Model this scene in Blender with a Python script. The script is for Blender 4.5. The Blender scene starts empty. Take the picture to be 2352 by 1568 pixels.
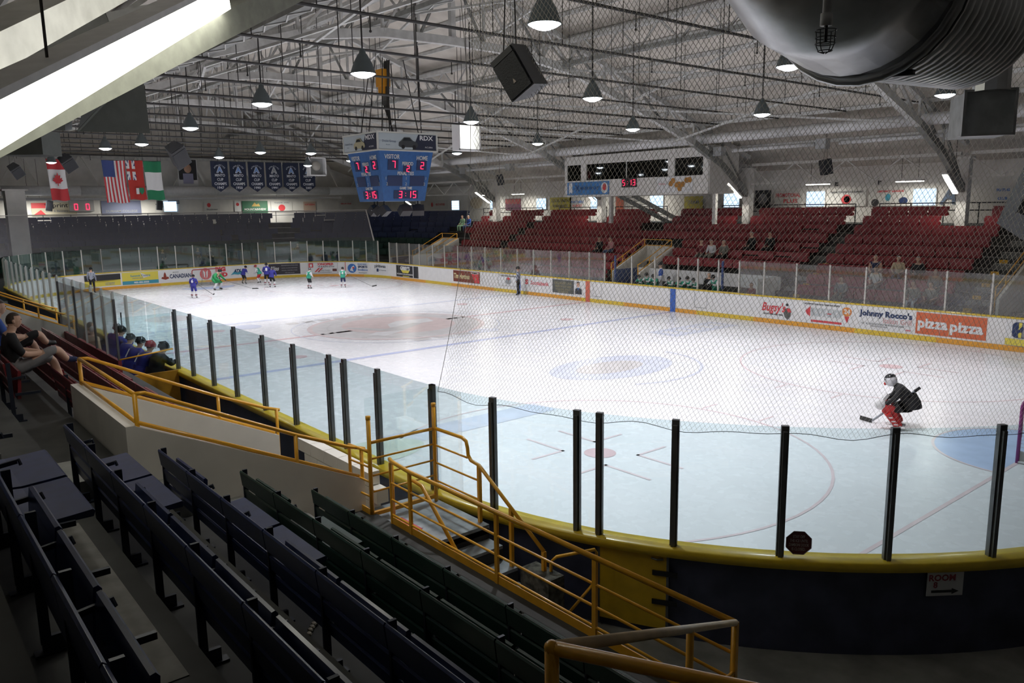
import bpy, bmesh, math, random
from mathutils import Vector, Matrix
random.seed(7)
S = bpy.context.scene
COL = S.collection

# ------------------------------------------------------------------ camera
CAM = Vector((-30.08, 18.11, 5.167)); YAW, PITCH, ROLL = -0.6883, -0.1705, -0.0149
fw = Vector((math.cos(PITCH)*math.cos(YAW), math.cos(PITCH)*math.sin(YAW), math.sin(PITCH)))
rt = fw.cross(Vector((0, 0, 1))).normalized(); up = rt.cross(fw)
r2 = rt*math.cos(ROLL) + up*math.sin(ROLL); u2 = -rt*math.sin(ROLL) + up*math.cos(ROLL)
cd = bpy.data.cameras.new('camera'); cam = bpy.data.objects.new('camera', cd); COL.objects.link(cam)
cd.sensor_width = 36; cd.lens = 1804.75/2352*36; cd.clip_start = 0.05; cd.clip_end = 300
m4 = Matrix((r2, u2, -fw)).transposed().to_4x4(); m4.translation = CAM; cam.matrix_world = m4
S.camera = cam

# ------------------------------------------------------------------ world, exposure
S.view_settings.view_transform = 'Standard'; S.view_settings.look = 'None'
S.view_settings.gamma = 1; S.view_settings.use_curve_mapping = False
S.view_settings.exposure = 0.3
W = bpy.data.worlds.new('world'); S.world = W; W.use_nodes = True
W.node_tree.nodes['Background'].inputs[0].default_value = (.75, .85, 1, 1)
W.node_tree.nodes['Background'].inputs[1].default_value = 0.02
try:
    S.cycles.transparent_max_bounces = 20; S.cycles.max_bounces = 6; S.cycles.diffuse_bounces = 3; S.cycles.glossy_bounces = 3; S.cycles.use_adaptive_sampling = True; S.cycles.adaptive_threshold = .03
except Exception: pass
LAMP_W = 1160      # watts of each high-bay lamp
TUBE_W = 48       # watts of each fluorescent tube fixture

# ------------------------------------------------------------------ materials
MATS = {}
def M(name, c, rough=.5, metal=0, var=0, scale=6, bump=0, emit=0, spec=.5, c2=None, coat=0):
    if name in MATS: return MATS[name]
    m = bpy.data.materials.new(name); m.use_nodes = True; nt = m.node_tree; b = nt.nodes['Principled BSDF']
    col = (*c, 1)
    b.inputs['Base Color'].default_value = col
    b.inputs['Roughness'].default_value = rough; b.inputs['Metallic'].default_value = metal
    b.inputs['Specular IOR Level'].default_value = spec
    if coat: b.inputs['Coat Weight'].default_value = coat; b.inputs['Coat Roughness'].default_value = .12
    if emit:
        b.inputs['Emission Color'].default_value = col; b.inputs['Emission Strength'].default_value = emit
    if var or bump or c2:
        tc = nt.nodes.new('ShaderNodeTexCoord'); nz = nt.nodes.new('ShaderNodeTexNoise')
        nz.inputs['Scale'].default_value = scale; nz.inputs['Detail'].default_value = 5
        nt.links.new(tc.outputs['Object'], nz.inputs['Vector'])
        if var or c2:
            rp = nt.nodes.new('ShaderNodeValToRGB')
            lo = tuple(max(0, x*(1-var)) for x in c); hi = c2 or tuple(min(1, x*(1+var)) for x in c)
            rp.color_ramp.elements[0].position = .35; rp.color_ramp.elements[0].color = (*lo, 1)
            rp.color_ramp.elements[1].position = .65; rp.color_ramp.elements[1].color = (*hi, 1)
            nt.links.new(nz.outputs['Fac'], rp.inputs[0]); nt.links.new(rp.outputs[0], b.inputs['Base Color'])
        if bump:
            bp = nt.nodes.new('ShaderNodeBump'); bp.inputs['Strength'].default_value = bump; bp.inputs['Distance'].default_value = .02
            nt.links.new(nz.outputs['Fac'], bp.inputs['Height']); nt.links.new(bp.outputs[0], b.inputs['Normal'])
    MATS[name] = m; return m
def glassmat(name, tint, refl=.05, haze=0, hazec=(.5, .55, .55)):
    m = bpy.data.materials.new(name); m.use_nodes = True; nt = m.node_tree; nt.nodes.clear()
    out = nt.nodes.new('ShaderNodeOutputMaterial'); tr = nt.nodes.new('ShaderNodeBsdfTransparent'); tr.inputs[0].default_value = (*tint, 1)
    gl = nt.nodes.new('ShaderNodeBsdfGlossy'); gl.inputs['Roughness'].default_value = .03; gl.inputs[0].default_value = (1, 1, 1, 1)
    lw = nt.nodes.new('ShaderNodeLayerWeight'); lw.inputs[0].default_value = .25
    mx = nt.nodes.new('ShaderNodeMixShader'); mp = nt.nodes.new('ShaderNodeMath'); mp.operation = 'MULTIPLY_ADD'
    mp.inputs[1].default_value = .35; mp.inputs[2].default_value = refl
    nt.links.new(lw.outputs['Fresnel'], mp.inputs[0]); nt.links.new(mp.outputs[0], mx.inputs[0])
    nt.links.new(tr.outputs[0], mx.inputs[1]); nt.links.new(gl.outputs[0], mx.inputs[2])
    last = mx
    if haze:
        df = nt.nodes.new('ShaderNodeBsdfDiffuse'); df.inputs[0].default_value = (*hazec, 1)
        m2 = nt.nodes.new('ShaderNodeMixShader'); m2.inputs[0].default_value = haze
        nt.links.new(mx.outputs[0], m2.inputs[1]); nt.links.new(df.outputs[0], m2.inputs[2]); last = m2
    nt.links.new(last.outputs[0], out.inputs[0]); MATS[name] = m; return m
def emitmat(name, c, st):
    m = bpy.data.materials.new(name); m.use_nodes = True; nt = m.node_tree; nt.nodes.clear()
    out = nt.nodes.new('ShaderNodeOutputMaterial'); e = nt.nodes.new('ShaderNodeEmission')
    e.inputs[0].default_value = (*c, 1); e.inputs[1].default_value = st; nt.links.new(e.outputs[0], out.inputs[0]); MATS[name] = m; return m

# ice: scuffed and scratched white sheet
def ice_material():
    m = bpy.data.materials.new('ice'); m.use_nodes = True; nt = m.node_tree; b = nt.nodes['Principled BSDF']; MATS['ice'] = m
    tc = nt.nodes.new('ShaderNodeTexCoord')
    n1 = nt.nodes.new('ShaderNodeTexNoise'); n1.inputs['Scale'].default_value = .35; n1.inputs['Detail'].default_value = 6
    mp = nt.nodes.new('ShaderNodeMapping'); mp.inputs['Scale'].default_value = (.6, 2.2, 1)
    nt.links.new(tc.outputs['Object'], mp.inputs[0]); nt.links.new(mp.outputs[0], n1.inputs['Vector'])
    rp = nt.nodes.new('ShaderNodeValToRGB'); rp.color_ramp.elements[0].position = .3; rp.color_ramp.elements[1].position = .7
    rp.color_ramp.elements[0].color = (.755, .765, .785, 1); rp.color_ramp.elements[1].color = (.80, .79, .81, 1)
    nt.links.new(n1.outputs['Fac'], rp.inputs[0]); nt.links.new(rp.outputs[0], b.inputs['Base Color'])
    n2 = nt.nodes.new('ShaderNodeTexNoise'); n2.inputs['Scale'].default_value = 3; n2.inputs['Detail'].default_value = 8
    nt.links.new(tc.outputs['Object'], n2.inputs['Vector'])
    r2_ = nt.nodes.new('ShaderNodeMapRange'); r2_.inputs[3].default_value = .22; r2_.inputs[4].default_value = .32
    nt.links.new(n2.outputs['Fac'], r2_.inputs[0]); nt.links.new(r2_.outputs[0], b.inputs['Roughness'])
    bp = nt.nodes.new('ShaderNodeBump'); bp.inputs['Strength'].default_value = .004; bp.inputs['Distance'].default_value = .001
    nt.links.new(n2.outputs['Fac'], bp.inputs['Height']); nt.links.new(bp.outputs[0], b.inputs['Normal'])
    b.inputs['IOR'].default_value = 1.31; b.inputs['Specular IOR Level'].default_value = .16
    return m
ICE = ice_material()
def icepaint(name, c): return M('ice_'+name, c, rough=.27, var=.06, scale=2, spec=.16)

WHITE = M('board_white', (.84, .83, .82), .35, var=.03, scale=3)
CAP = M('cap_yellow', (.72, .50, .03), .35, var=.08, scale=5, coat=.2)
KICKO = M('kick_orange', (.80, .38, .05), .4, var=.05); KICKY = M('kick_yellow', (.76, .54, .06), .4, var=.05)
NAVY = M('board_navy', (.05, .056, .10), .45, var=.25, scale=3)
STEEL = M('post_steel', (.16, .165, .17), .45, .6, var=.1)
ALU = M('post_aluminium', (.62, .6, .56), .4, .3)
GLASS = glassmat('rink_glass', (.86, .93, .94), .02)
GLASSF = glassmat('rink_glass_far', (.84, .88, .88), .03, .05, (.62, .5, .5))
GLASSD = glassmat('rink_glass_end', (.76, .86, .84), .05, .05, (.35, .45, .42))
CONC = M('concrete', (.20, .20, .185), .8, var=.25, scale=2, bump=.2)
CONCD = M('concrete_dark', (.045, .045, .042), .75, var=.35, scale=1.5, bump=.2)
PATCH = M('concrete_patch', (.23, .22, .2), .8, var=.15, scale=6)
YEL = M('rail_yellow', (.88, .43, .025), .32, var=.07, scale=8, coat=.3)
WALLW = M('wall_white', (.74, .72, .68), .7, var=.06, scale=1.5)
VOMW = M('vomitory_white', (.82, .78, .70), .6, var=.05, scale=2)
ROOFM = M('roof_deck', (.56, .52, .46), .85, var=.10, scale=1.2)
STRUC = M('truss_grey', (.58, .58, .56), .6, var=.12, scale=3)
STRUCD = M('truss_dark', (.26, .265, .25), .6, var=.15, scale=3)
PIPE = M('pipe_dark', (.035, .033, .032), .5)
BLACK = M('black', (.012, .012, .014), .45)
CHAR = M('charcoal', (.03, .03, .034), .5)
GREYD = M('duct_grey', (.17, .185, .18), .6, var=.06)
GALV2 = M('galvanised_dull', (.50, .52, .53), .5, .15, var=.22, scale=5)
GALV = M('galvanised', (.52, .53, .54), .33, .75, var=.18, scale=4)
DUCTW = M('duct_white', (.74, .74, .74), .45, var=.05)
RED = M('paint_red', (.62, .05, .04), .4); BLUE = M('paint_blue', (.05, .14, .5), .4)
PWHITE = M('print_white', (.82, .82, .82), .5); PBLACK = M('print_black', (.03, .03, .035), .5)
PRED = M('print_red', (.66, .06, .07), .5); PGREY = M('print_grey', (.3, .31, .32), .5)
PYEL = M('print_yellow', (.80, .68, .10), .5); PTEAL = M('print_teal', (.06, .33, .46), .5)
PNAVY = M('print_navy', (.02, .04, .12), .5); PBLUE = M('print_blue', (.06, .2, .55), .5)
SKIN = M('skin', (.62, .38, .27), .55, var=.05); HAIRB = M('hair_brown', (.05, .03, .02), .6); HAIRG = M('hair_grey', (.35, .34, .33), .6)
LED = emitmat('led_red', (1, .03, .09), 2.2)
LAMP = emitmat('lamp_glow', (.86, .92, 1), 22)
TUBE = emitmat('tube_glow', (1, .98, .86), 5.0)
DAY = emitmat('daylight', (.50, .72, 1), 1.6)

# ------------------------------------------------------------------ mesh builder
class MB:
    def __init__(s): s.v = []; s.f = []; s.m = []
    def add(s, vs, fs, mi=0):
        o = len(s.v); s.v += [tuple(v) for v in vs]; s.f += [tuple(i+o for i in f) for f in fs]; s.m += [mi]*len(fs); return s
    def box(s, c, sz, rz=0, mi=0, mat=None):
        hx, hy, hz = sz[0]/2, sz[1]/2, sz[2]/2
        vs = [Vector((x, y, z)) for x in (-hx, hx) for y in (-hy, hy) for z in (-hz, hz)]
        if mat is not None: vs = [mat @ v for v in vs]
        elif rz: R = Matrix.Rotation(rz, 3, 'Z'); vs = [R @ v for v in vs]
        vs = [v + Vector(c) for v in vs]
        return s.add(vs, [(0, 1, 3, 2), (4, 6, 7, 5), (0, 4, 5, 1), (2, 3, 7, 6), (0, 2, 6, 4), (1, 5, 7, 3)], mi)
    def beam(s, a, b, w, h, mi=0):
        a = Vector(a); b = Vector(b); d = (b-a).normalized()
        u = Vector((0, 0, 1)) if abs(d.z) < .95 else Vector((1, 0, 0))
        x = d.cross(u).normalized()*w/2; y = x.cross(d).normalized()*h/2
        vs = [p+q for p in (a, b) for q in (-x-y, x-y, x+y, -x+y)]
        return s.add(vs, [(3, 2, 1, 0), (4, 5, 6, 7), (0, 1, 5, 4), (1, 2, 6, 5), (2, 3, 7, 6), (3, 0, 4, 7)], mi)
    def tube(s, pts, r, n=8, mi=0, caps=True, closed=False):
        pts = [Vector(p) for p in pts]; k = len(pts); rings = []; px = None
        for i, p in enumerate(pts):
            if closed: d = (pts[(i+1) % k]-pts[i-1]).normalized()
            else:
                a = pts[max(i-1, 0)]; b = pts[min(i+1, k-1)]; d = (b-a).normalized()
            if px is None:
                u = Vector((0, 0, 1)) if abs(d.z) < .9 else Vector((1, 0, 0)); px = d.cross(u).normalized()
            else:
                px = (px-d*px.dot(d)).normalized()
            py = d.cross(px); rr = r[i] if isinstance(r, (list, tuple)) else r
            rings.append([p+(px*math.cos(t)+py*math.sin(t))*rr for t in [2*math.pi*j/n for j in range(n)]])
        vs = [v for R in rings for v in R]; fs = []
        for i in range(k if closed else k-1):
            i2 = (i+1) % k
            for j in range(n): fs.append((i*n+j, i*n+(j+1) % n, i2*n+(j+1) % n, i2*n+j))
        if caps and not closed: fs.append(tuple(range(n))[::-1]); fs.append(tuple((k-1)*n+j for j in range(n)))
        return s.add(vs, fs, mi)
    def lathe(s, prof, c=(0, 0, 0), n=16, mi=0, mat=None):
        vs = []; fs = []
        for (r, z) in prof:
            for j in range(n):
                t = 2*math.pi*j/n; v = Vector((r*math.cos(t), r*math.sin(t), z))
                if mat is not None: v = mat @ v
                vs.append(v+Vector(c))
        for i in range(len(prof)-1):
            for j in range(n): fs.append((i*n+j, i*n+(j+1) % n, (i+1)*n+(j+1) % n, (i+1)*n+j))
        return s.add(vs, fs, mi)
    def sphere(s, c, r, n=10, mi=0, sc=(1, 1, 1)):
        k = n//2+1
        prof = [(max(1e-4, math.sin(math.pi*i/k))*r, -math.cos(math.pi*i/k)*r) for i in range(k+1)]
        return s.lathe(prof, c, n, mi, Matrix.Diagonal(sc))
    def prism(s, poly, o, ax, ay, th, mi=0):
        o = Vector(o); ax = Vector(ax); ay = Vector(ay); nn = ax.cross(ay).normalized()*th
        k = len(poly); a = [o+ax*x+ay*y for x, y in poly]; vs = a+[p+nn for p in a]
        return s.add(vs, [tuple(range(k))[::-1], tuple(range(k, 2*k))]+[(i, (i+1) % k, k+(i+1) % k, k+i) for i in range(k)], mi)
    def mesh(s, name, mats):
        me = bpy.data.meshes.new(name); me.from_pydata(s.v, [], s.f)
        for m in (mats if isinstance(mats, (list, tuple)) else [mats]): me.materials.append(m)
        if any(s.m): me.polygons.foreach_set('material_index', s.m)
        me.update(); return me
def smooth(o, on=True):
    o.data.polygons.foreach_set('use_smooth', [on]*len(o.data.polygons)); return o
def basis(o):
    b = Matrix.LocRotScale(o.location, o.rotation_euler, o.scale)
    return basis(o.parent) @ o.matrix_parent_inverse @ b if o.parent else b
def attach(o, parent):      # o is authored in world space
    o.parent = parent; o.matrix_parent_inverse = basis(parent).inverted()
def obj(name, mb, mats, parent=None, sm=False):
    me = mb.mesh(name, mats) if isinstance(mb, MB) else mb
    o = bpy.data.objects.new(name, me); COL.objects.link(o)
    if parent is not None: attach(o, parent)
    if sm: smooth(o)
    return o
def tag(o, label=None, cat=None, group=None, kind=None):
    if label: o['label'] = label
    if cat: o['category'] = cat
    if group: o['group'] = group
    if kind: o['kind'] = kind
    return o
def thing(name, label, cat, loc=(0, 0, 0), rz=0, group=None, kind=None):
    o = bpy.data.objects.new(name, None); COL.objects.link(o); o.location = loc; o.rotation_euler = (0, 0, rz); o.empty_display_size = .1
    return tag(o, label, cat, group, kind)
def struct(name, mb, mats, label=None, sm=False):
    o = obj(name, mb, mats, None, sm); o['kind'] = 'structure'
    if label: o['label'] = label
    return o
def inst(name, me, parent=None, mw=None):
    o = bpy.data.objects.new(name, me); COL.objects.link(o)
    if mw is not None: o.matrix_basis = mw
    if parent is not None: attach(o, parent)
    return o
def copy_tree(o, parent=None):
    c = o.copy(); COL.objects.link(c); c.parent = parent
    for ch in list(o.children): copy_tree(ch, c)
    return c
def frame(o, x, y):     # matrix with given origin, x axis, y axis
    x = Vector(x).normalized(); y = Vector(y).normalized(); z = x.cross(y).normalized()
    m = Matrix((x, y, z)).transposed().to_4x4(); m.translation = Vector(o); return m
TXT = {}
def text_mesh(s, size=1, sx=1, bold=0, shear=0):
    key = (s, size, sx, bold, shear)
    if key in TXT: return TXT[key]
    cu = bpy.data.curves.new('lettering', 'FONT'); cu.body = s; cu.size = size; cu.align_x = 'CENTER'; cu.align_y = 'CENTER'
    cu.resolution_u = 2; cu.offset = bold; cu.shear = shear
    o = bpy.data.objects.new('t', cu); COL.objects.link(o)
    me = bpy.data.meshes.new_from_object(o.evaluated_get(bpy.context.evaluated_depsgraph_get()))
    bpy.data.objects.remove(o); bpy.data.curves.remove(cu)
    if sx != 1:
        for v in me.vertices: v.co.x *= sx
    TXT[key] = me; return me
def text(s, size, mat, parent, o, ax, ay, sx=1, bold=0, shear=0, name='lettering', width=None):
    me = text_mesh(s, size, sx, bold, shear).copy(); me.materials.clear(); me.materials.append(mat)
    if width:
        xs = [v.co.x for v in me.vertices]; k = width/max(1e-6, max(xs)-min(xs)); c = (max(xs)+min(xs))/2
        for v in me.vertices: v.co.x = (v.co.x-c)*k
    return inst(name, me, parent, frame(o, ax, ay))
# ------------------------------------------------------------------ rink outline (clockwise seen from above)
HL, HW, RR = 28.1, 12.0, 7.5
ARC = RR*math.pi/2
SEGS = [('l', (HL, HW-RR), (0, -1), 2*(HW-RR)), ('a', (HL-RR, -(HW-RR)), 0, ARC), ('l', (HL-RR, -HW), (-1, 0), 2*(HL-RR)),
        ('a', (-(HL-RR), -(HW-RR)), -90, ARC), ('l', (-HL, -(HW-RR)), (0, 1), 2*(HW-RR)), ('a', (-(HL-RR), HW-RR), 180, ARC),
        ('l', (-(HL-RR), HW), (1, 0), 2*(HL-RR)), ('a', (HL-RR, HW-RR), 90, ARC)]
PER = sum(q[3] for q in SEGS)
S_R0 = 2*(HW-RR)+ARC                    # start of right straight
S_L0 = S_R0+2*(HL-RR)+ARC+2*(HW-RR)+ARC  # start of left straight
def path(s, off=0, z=0):
    s = s % PER
    for k, a, b, l in SEGS:
        if s <= l+1e-9:
            if k == 'l':
                t = Vector((b[0], b[1], 0)); n = Vector((-t.y, t.x, 0)); return Vector((a[0], a[1], z))+t*s+n*off, t, n
            an = math.radians(b)-s/RR; n = Vector((math.cos(an), math.sin(an), 0)); t = Vector((n.y, -n.x, 0))
            return Vector((a[0], a[1], z))+n*(RR+off), t, n
        s -= l
def sR(x): return S_R0+(HL-RR)-x          # path s of a point on the right straight
def sL(x): return S_L0+(HL-RR)+x
def srange(a, b, step=.5):
    n = max(1, round((b-a)/step)); return [a+(b-a)*i/n for i in range(n+1)]
def sweep(mb, ss, prof, mi=0, caps=False, closed=False):
    """sweep a profile [(off, z)...] along the rink outline"""
    n = len(prof); vs = []
    for s in ss:
        for off, z in prof:
            p, t, nn = path(s, off, z); vs.append(p)
    fs = []; k = len(ss)
    for i in range(k if closed else k-1):
        i2 = (i+1) % k
        for j in range(n-1): fs.append((i*n+j, i2*n+j, i2*n+j+1, i*n+j+1))
    if caps: fs.append(tuple(range(n))); fs.append(tuple((k-1)*n+j for j in range(n))[::-1])
    return mb.add(vs, fs, mi)

# ------------------------------------------------------------------ floor, ice and its lines
mb = MB(); mb.box((0, 0, -.26), (110, 70, .5)); struct('floor', mb, CONC, 'grey concrete arena floor around the rink')
mb = MB(); ring = [path(s, .02, 0)[0] for s in srange(0, PER, .5)[:-1]]
mb.add(ring, [tuple(range(len(ring)))]); ice = struct('ice_sheet', mb, ICE, 'white scuffed ice sheet of the rink')
def iceline(name, pts_in, mat, z=.004):
    m = MB(); m.add([(x, y, z) for x, y in pts_in], [tuple(range(len(pts_in)))]); return obj(name, m, mat, ice)
def icering(name, c, r, w, mat, z=.005, a0=0, a1=360, n=64):
    m = MB(); vs = []
    for i in range(n+1):
        t = math.radians(a0+(a1-a0)*i/n)
        for q in (r-w/2, r+w/2): vs.append((c[0]+q*math.cos(t), c[1]+q*math.sin(t), z))
    m.add(vs, [(2*i, 2*i+1, 2*i+3, 2*i+2) for i in range(n)]); return obj(name, m, mat, ice)
def icedisc(name, c, r, mat, z=.005, sx=1, n=32, rot=0):
    R = math.radians(rot)
    P = [(c[0]+r*sx*math.cos(t)*math.cos(R)-r*math.sin(t)*math.sin(R), c[1]+r*sx*math.cos(t)*math.sin(R)+r*math.sin(t)*math.cos(R)) for t in [2*math.pi*i/n for i in range(n)]]
    return iceline(name, P, mat, z)
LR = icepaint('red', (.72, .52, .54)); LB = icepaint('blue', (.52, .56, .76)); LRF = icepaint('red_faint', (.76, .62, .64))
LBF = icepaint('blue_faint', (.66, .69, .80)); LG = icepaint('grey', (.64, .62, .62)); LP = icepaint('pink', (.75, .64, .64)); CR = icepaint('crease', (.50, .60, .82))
def xband(name, x, w, mat):
    iceline(name, [(x-w/2, -HW), (x+w/2, -HW), (x+w/2, HW), (x-w/2, HW)], mat)
XB, XG, SP = 5.81, 24.89, 6.56
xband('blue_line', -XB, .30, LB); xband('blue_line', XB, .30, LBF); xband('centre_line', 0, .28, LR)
for x in (-XG, XG):
    hw = HW-RR+math.sqrt(max(0, RR**2-(abs(x)-(HL-RR))**2))
    iceline('goal_line', [(x-.04, -hw), (x+.04, -hw), (x+.04, hw), (x-.04, hw)], LRF)
    sg = 1 if x < 0 else -1
    P = [(x, -1.83)]+[(x+sg*1.83*math.cos(t), 1.83*math.sin(t)) for t in [math.radians(-90+180*i/24) for i in range(25)]]+[(x, 1.83)]
    iceline('goal_crease', P, CR, .003); icering('crease_edge', (x, 0), 1.83, .06, LRF, .006, -90 if sg > 0 else 90, 90 if sg > 0 else 270)
    for y in (-SP, SP):
        cx = x+sg*5.98; icering('face_off_circle', (cx, y), 4.57, .06, LRF); icedisc('face_off_spot', (cx, y), .34, LR, .006)
        for a in (-1, 1):
            for b in (-1, 1):
                iceline('face_off_mark', [(cx+a*.6, y+b*.45), (cx+a*1.8, y+b*.45), (cx+a*1.8, y+b*.52), (cx+a*.6, y+b*.52)], LRF, .006)
                iceline('face_off_mark', [(cx+a*.6, y+b*.45), (cx+a*.67, y+b*.45), (cx+a*.67, y+b*1.35), (cx+a*.6, y+b*1.35)], LRF, .006)
                iceline('hash_mark', [(cx+a*.8, y+b*4.6), (cx+a*.85, y+b*4.6), (cx+a*.85, y+b*5.2), (cx+a*.8, y+b*5.2)], LRF, .006)
for x in (-XB+1.73, XB-1.73):
    for y in (-SP, SP): icedisc('face_off_spot', (x, y), .31, LR, .006)
icering('centre_circle', (0, 0), 4.57, .06, LBF)
icedisc('centre_logo', (0, 0), 3.85, icepaint('logo_field', (.70, .68, .68)), .004)
icering('logo_ring', (0, 0), 3.8, .22, LP, .007); icering('logo_ring', (0, 0), 3.05, .08, LG, .007)
icedisc('logo_patch', (.2, -.2), 2.5, icepaint('logo_red', (.74, .62, .61)), .006, 1.05)
iceline('logo_shape', [(-.4, .6), (-.1, -1.9), (.9, -2.2), (1.1, -.6), (.5, .2)], icepaint('logo_white', (.80, .79, .80)), .008)
iceline('logo_shape', [(-2.2, 1.9), (-1.5, .5), (-1.1, 1.7), (-1.6, 2.4)], icepaint('logo_white', (.8, .79, .8)), .008)
iceline('logo_shape', [(-1.5, .7), (-.3, -1.1), (.1, -.9), (-.6, .9), (.9, 1.9), (.7, 2.2), (-1.0, 1.4)], LG, .009)
for k in range(20):
    a = 2*math.pi*k/20; c = Vector((3.42*math.cos(a), 3.42*math.sin(a)))
    iceline('logo_letter', [(c.x+.16*math.cos(q), c.y+.16*math.sin(q)) for q in (a, a+1.3, a+3.0, a+4.6)], LG, .007)
# advertising painted in the ice
def icequad(name, c, dx, dy, mat, z=.005):
    iceline(name, [(c[0]-dx/2, c[1]-dy/2), (c[0]+dx/2, c[1]-dy/2), (c[0]+dx/2, c[1]+dy/2), (c[0]-dx/2, c[1]+dy/2)], mat, z)
icequad('ice_advert', (-9.85, -8.4), 1.5, 4.2, LBF)
for k in range(5): icequad('ice_letter', (-9.85, -6.9-.75*k), .7, .45, icepaint('white', (.78, .78, .8)), .007)
icedisc('ice_advert', (-12.9, -.2), 2.4, LBF, .005, .62); icedisc('ice_logo_core', (-12.9, -.1), 1.35, LG, .007, .55)
icering('ice_advert_arc', (-12.4, -.4), 3.1, .10, LBF, .006, 150, 270)
icequad('ice_advert', (-15.2, 7.1), .9, 4.6, LBF); icedisc('ice_advert', (-15.6, 10.2), 1.3, icepaint('green', (.66, .72, .64)), .006, .6)
for k in range(4): icequad('ice_letter', (-4.0, 1.3-1.0*k), .5, .7, LG)
for k in range(6): icequad('ice_letter', (3.9, 3.2-.8*k), .5, .55, LG)
icequad('ice_letter', (9.2, 2.6), .10, 5.4, LG); icedisc('ice_advert', (9.8, 6.9), 1.1, LP, .006, 1.1); icedisc('blue_ice_logo', (4.4, 5.2), .7, LBF, .006)
icedisc('ice_advert', (-4.0, -1.8), .75, LBF, .006, .6)

# ------------------------------------------------------------------ boards
ss = srange(0, PER, .4)[:-1]
mb = MB(); sweep(mb, ss, [(0, -.01), (0, 1.12), (.14, 1.12), (.14, -.01)], closed=True)
boards = struct('rink_boards', mb, WHITE, 'white dasher boards around the ice')
mb = MB(); sweep(mb, ss, [(.142, 1.10), (.142, -.01)], closed=True); obj('outer_skin', mb, NAVY, boards)
mb = MB(); sweep(mb, ss, [(-.02, 1.12), (-.02, 1.155), (.0, 1.17), (.24, 1.17), (.26, 1.155), (.26, 1.06), (.14, 1.06)], closed=True); obj('cap_rail', mb, CAP, boards, True)
k = 0; s = 0
while s < PER-.1:
    e = min(s+[2.4, 3.1, 2.2][k % 3], PER); mb = MB(); sweep(mb, srange(s, e, .4), [(-.001, .004), (-.014, .004), (-.014, .19), (-.001, .19)])
    obj('kick_plate', mb, KICKO if k % 3 != 1 else KICKY, boards); s = e; k += 1
# painted line markers on the boards
def board_mark(s, w, mat, z0=0.0, z1=1.12, name='line_marker'):
    mb = MB(); sweep(mb, srange(s-w/2, s+w/2, .3), [(-.001, z0), (-.018, z0), (-.018, z1), (-.001, z1)]); obj(name, mb, mat, boards)
for x, w, m in ((-XB, .32, BLUE), (XB, .32, BLUE), (0, .32, M('marker_red', (.66, .16, .10), .4))): board_mark(sR(x), w, m)
for s in (16.15,): board_mark(s, .05, RED)
for x0, w in ((-.4, .62), (-7.1, .7)):     # bench doors: thin outlines
    for q in (x0, x0-w): board_mark(sR(q), .018, PGREY, .35, 1.05, 'door_gap')
    board_mark(sR(x0-w/2), w, PGREY, .335, .35, 'door_gap')
for s in srange(22, 62, 2.44): board_mark(s, .010, M('seam', (.55, .55, .54), .5), .19, 1.12, 'panel_seam')

# glass panes and posts
POSTT = 2.71
def post(s, z1=POSTT, mat=STEEL, w=.075, d=.06, off=.13, z0=1.165):
    p, t, n = path(s, off); m = MB(); a = math.atan2(t.y, t.x)
    m.box((p.x, p.y, (z0+z1)/2), (w, d, z1-z0), a); m.box((p.x+n.x*.045, p.y+n.y*.045, (z0+z1)/2-.03), (w*.55, .04, z1-z0-.06), a); return obj('glass_post', m, mat, boards)
def pane(s0, s1, z1=2.69, mat=GLASS, off=.11, z0=1.16):
    m = MB(); sweep(m, srange(s0+.03, s1-.03, .5), [(off, z0), (off, z1), (off+.012, z1), (off+.012, z0), (off, z0)], caps=False); return obj('glass_pane', m, mat, boards)
def glass_run(sl, mat, pmat, w, z1=POSTT, skip=()):
    sl = sorted(sl)
    for i, s in enumerate(sl):
        post(s, z1, pmat, w)
        if i < len(sl)-1 and i not in skip: pane(s, sl[i+1], z1-.02, mat)
# near-left side and near corner (posts measured)
nearx = [-9.3, -10.5, -11.95, -13.4, -14.95, -16.4, -17.85, -18.4, -19.5, -21.0]
glass_run([sL(x) for x in nearx][::-1], GLASS, STEEL, .085)
cor = []
for (x, y) in [(-22.16, 11.83), (-23.38, 11.56), (-23.66, 11.47), (-24.49, 11.08), (-25.47, 10.39), (-26.37, 9.62), (-27.14, 8.67), (-27.75, 7.5), (-28.1, 6.2)]:
    an = math.degrees(math.atan2(y-(HW-RR), x+(HL-RR))) % 360; cor.append(S_L0-RR*math.radians(an-90))
glass_run([sL(-21.0)-.0]+cor, GLASS, STEEL, .085)
# bench front glass on the left, without posts
for a, b in ((-9.3, -6.6), (-6.6, -4.6)): pane(sL(a), sL(b), 2.69)
for x in (-4.6, -3.0, -1.5, 0, 1.5, 3, 4.5, 6, 7.5, 9, 10.5, 12, 13.5, 15, 16.5, 18, 19.5): post(sL(x), POSTT, ALU, .05)
lx = [-4.6, -3.0, -1.5, 0, 1.5, 3, 4.5, 6, 7.5, 9, 10.5, 12, 13.5, 15, 16.5, 18, 19.5]
for a, b in zip(lx, lx[1:]): pane(sL(a), sL(b), 2.69)
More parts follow.
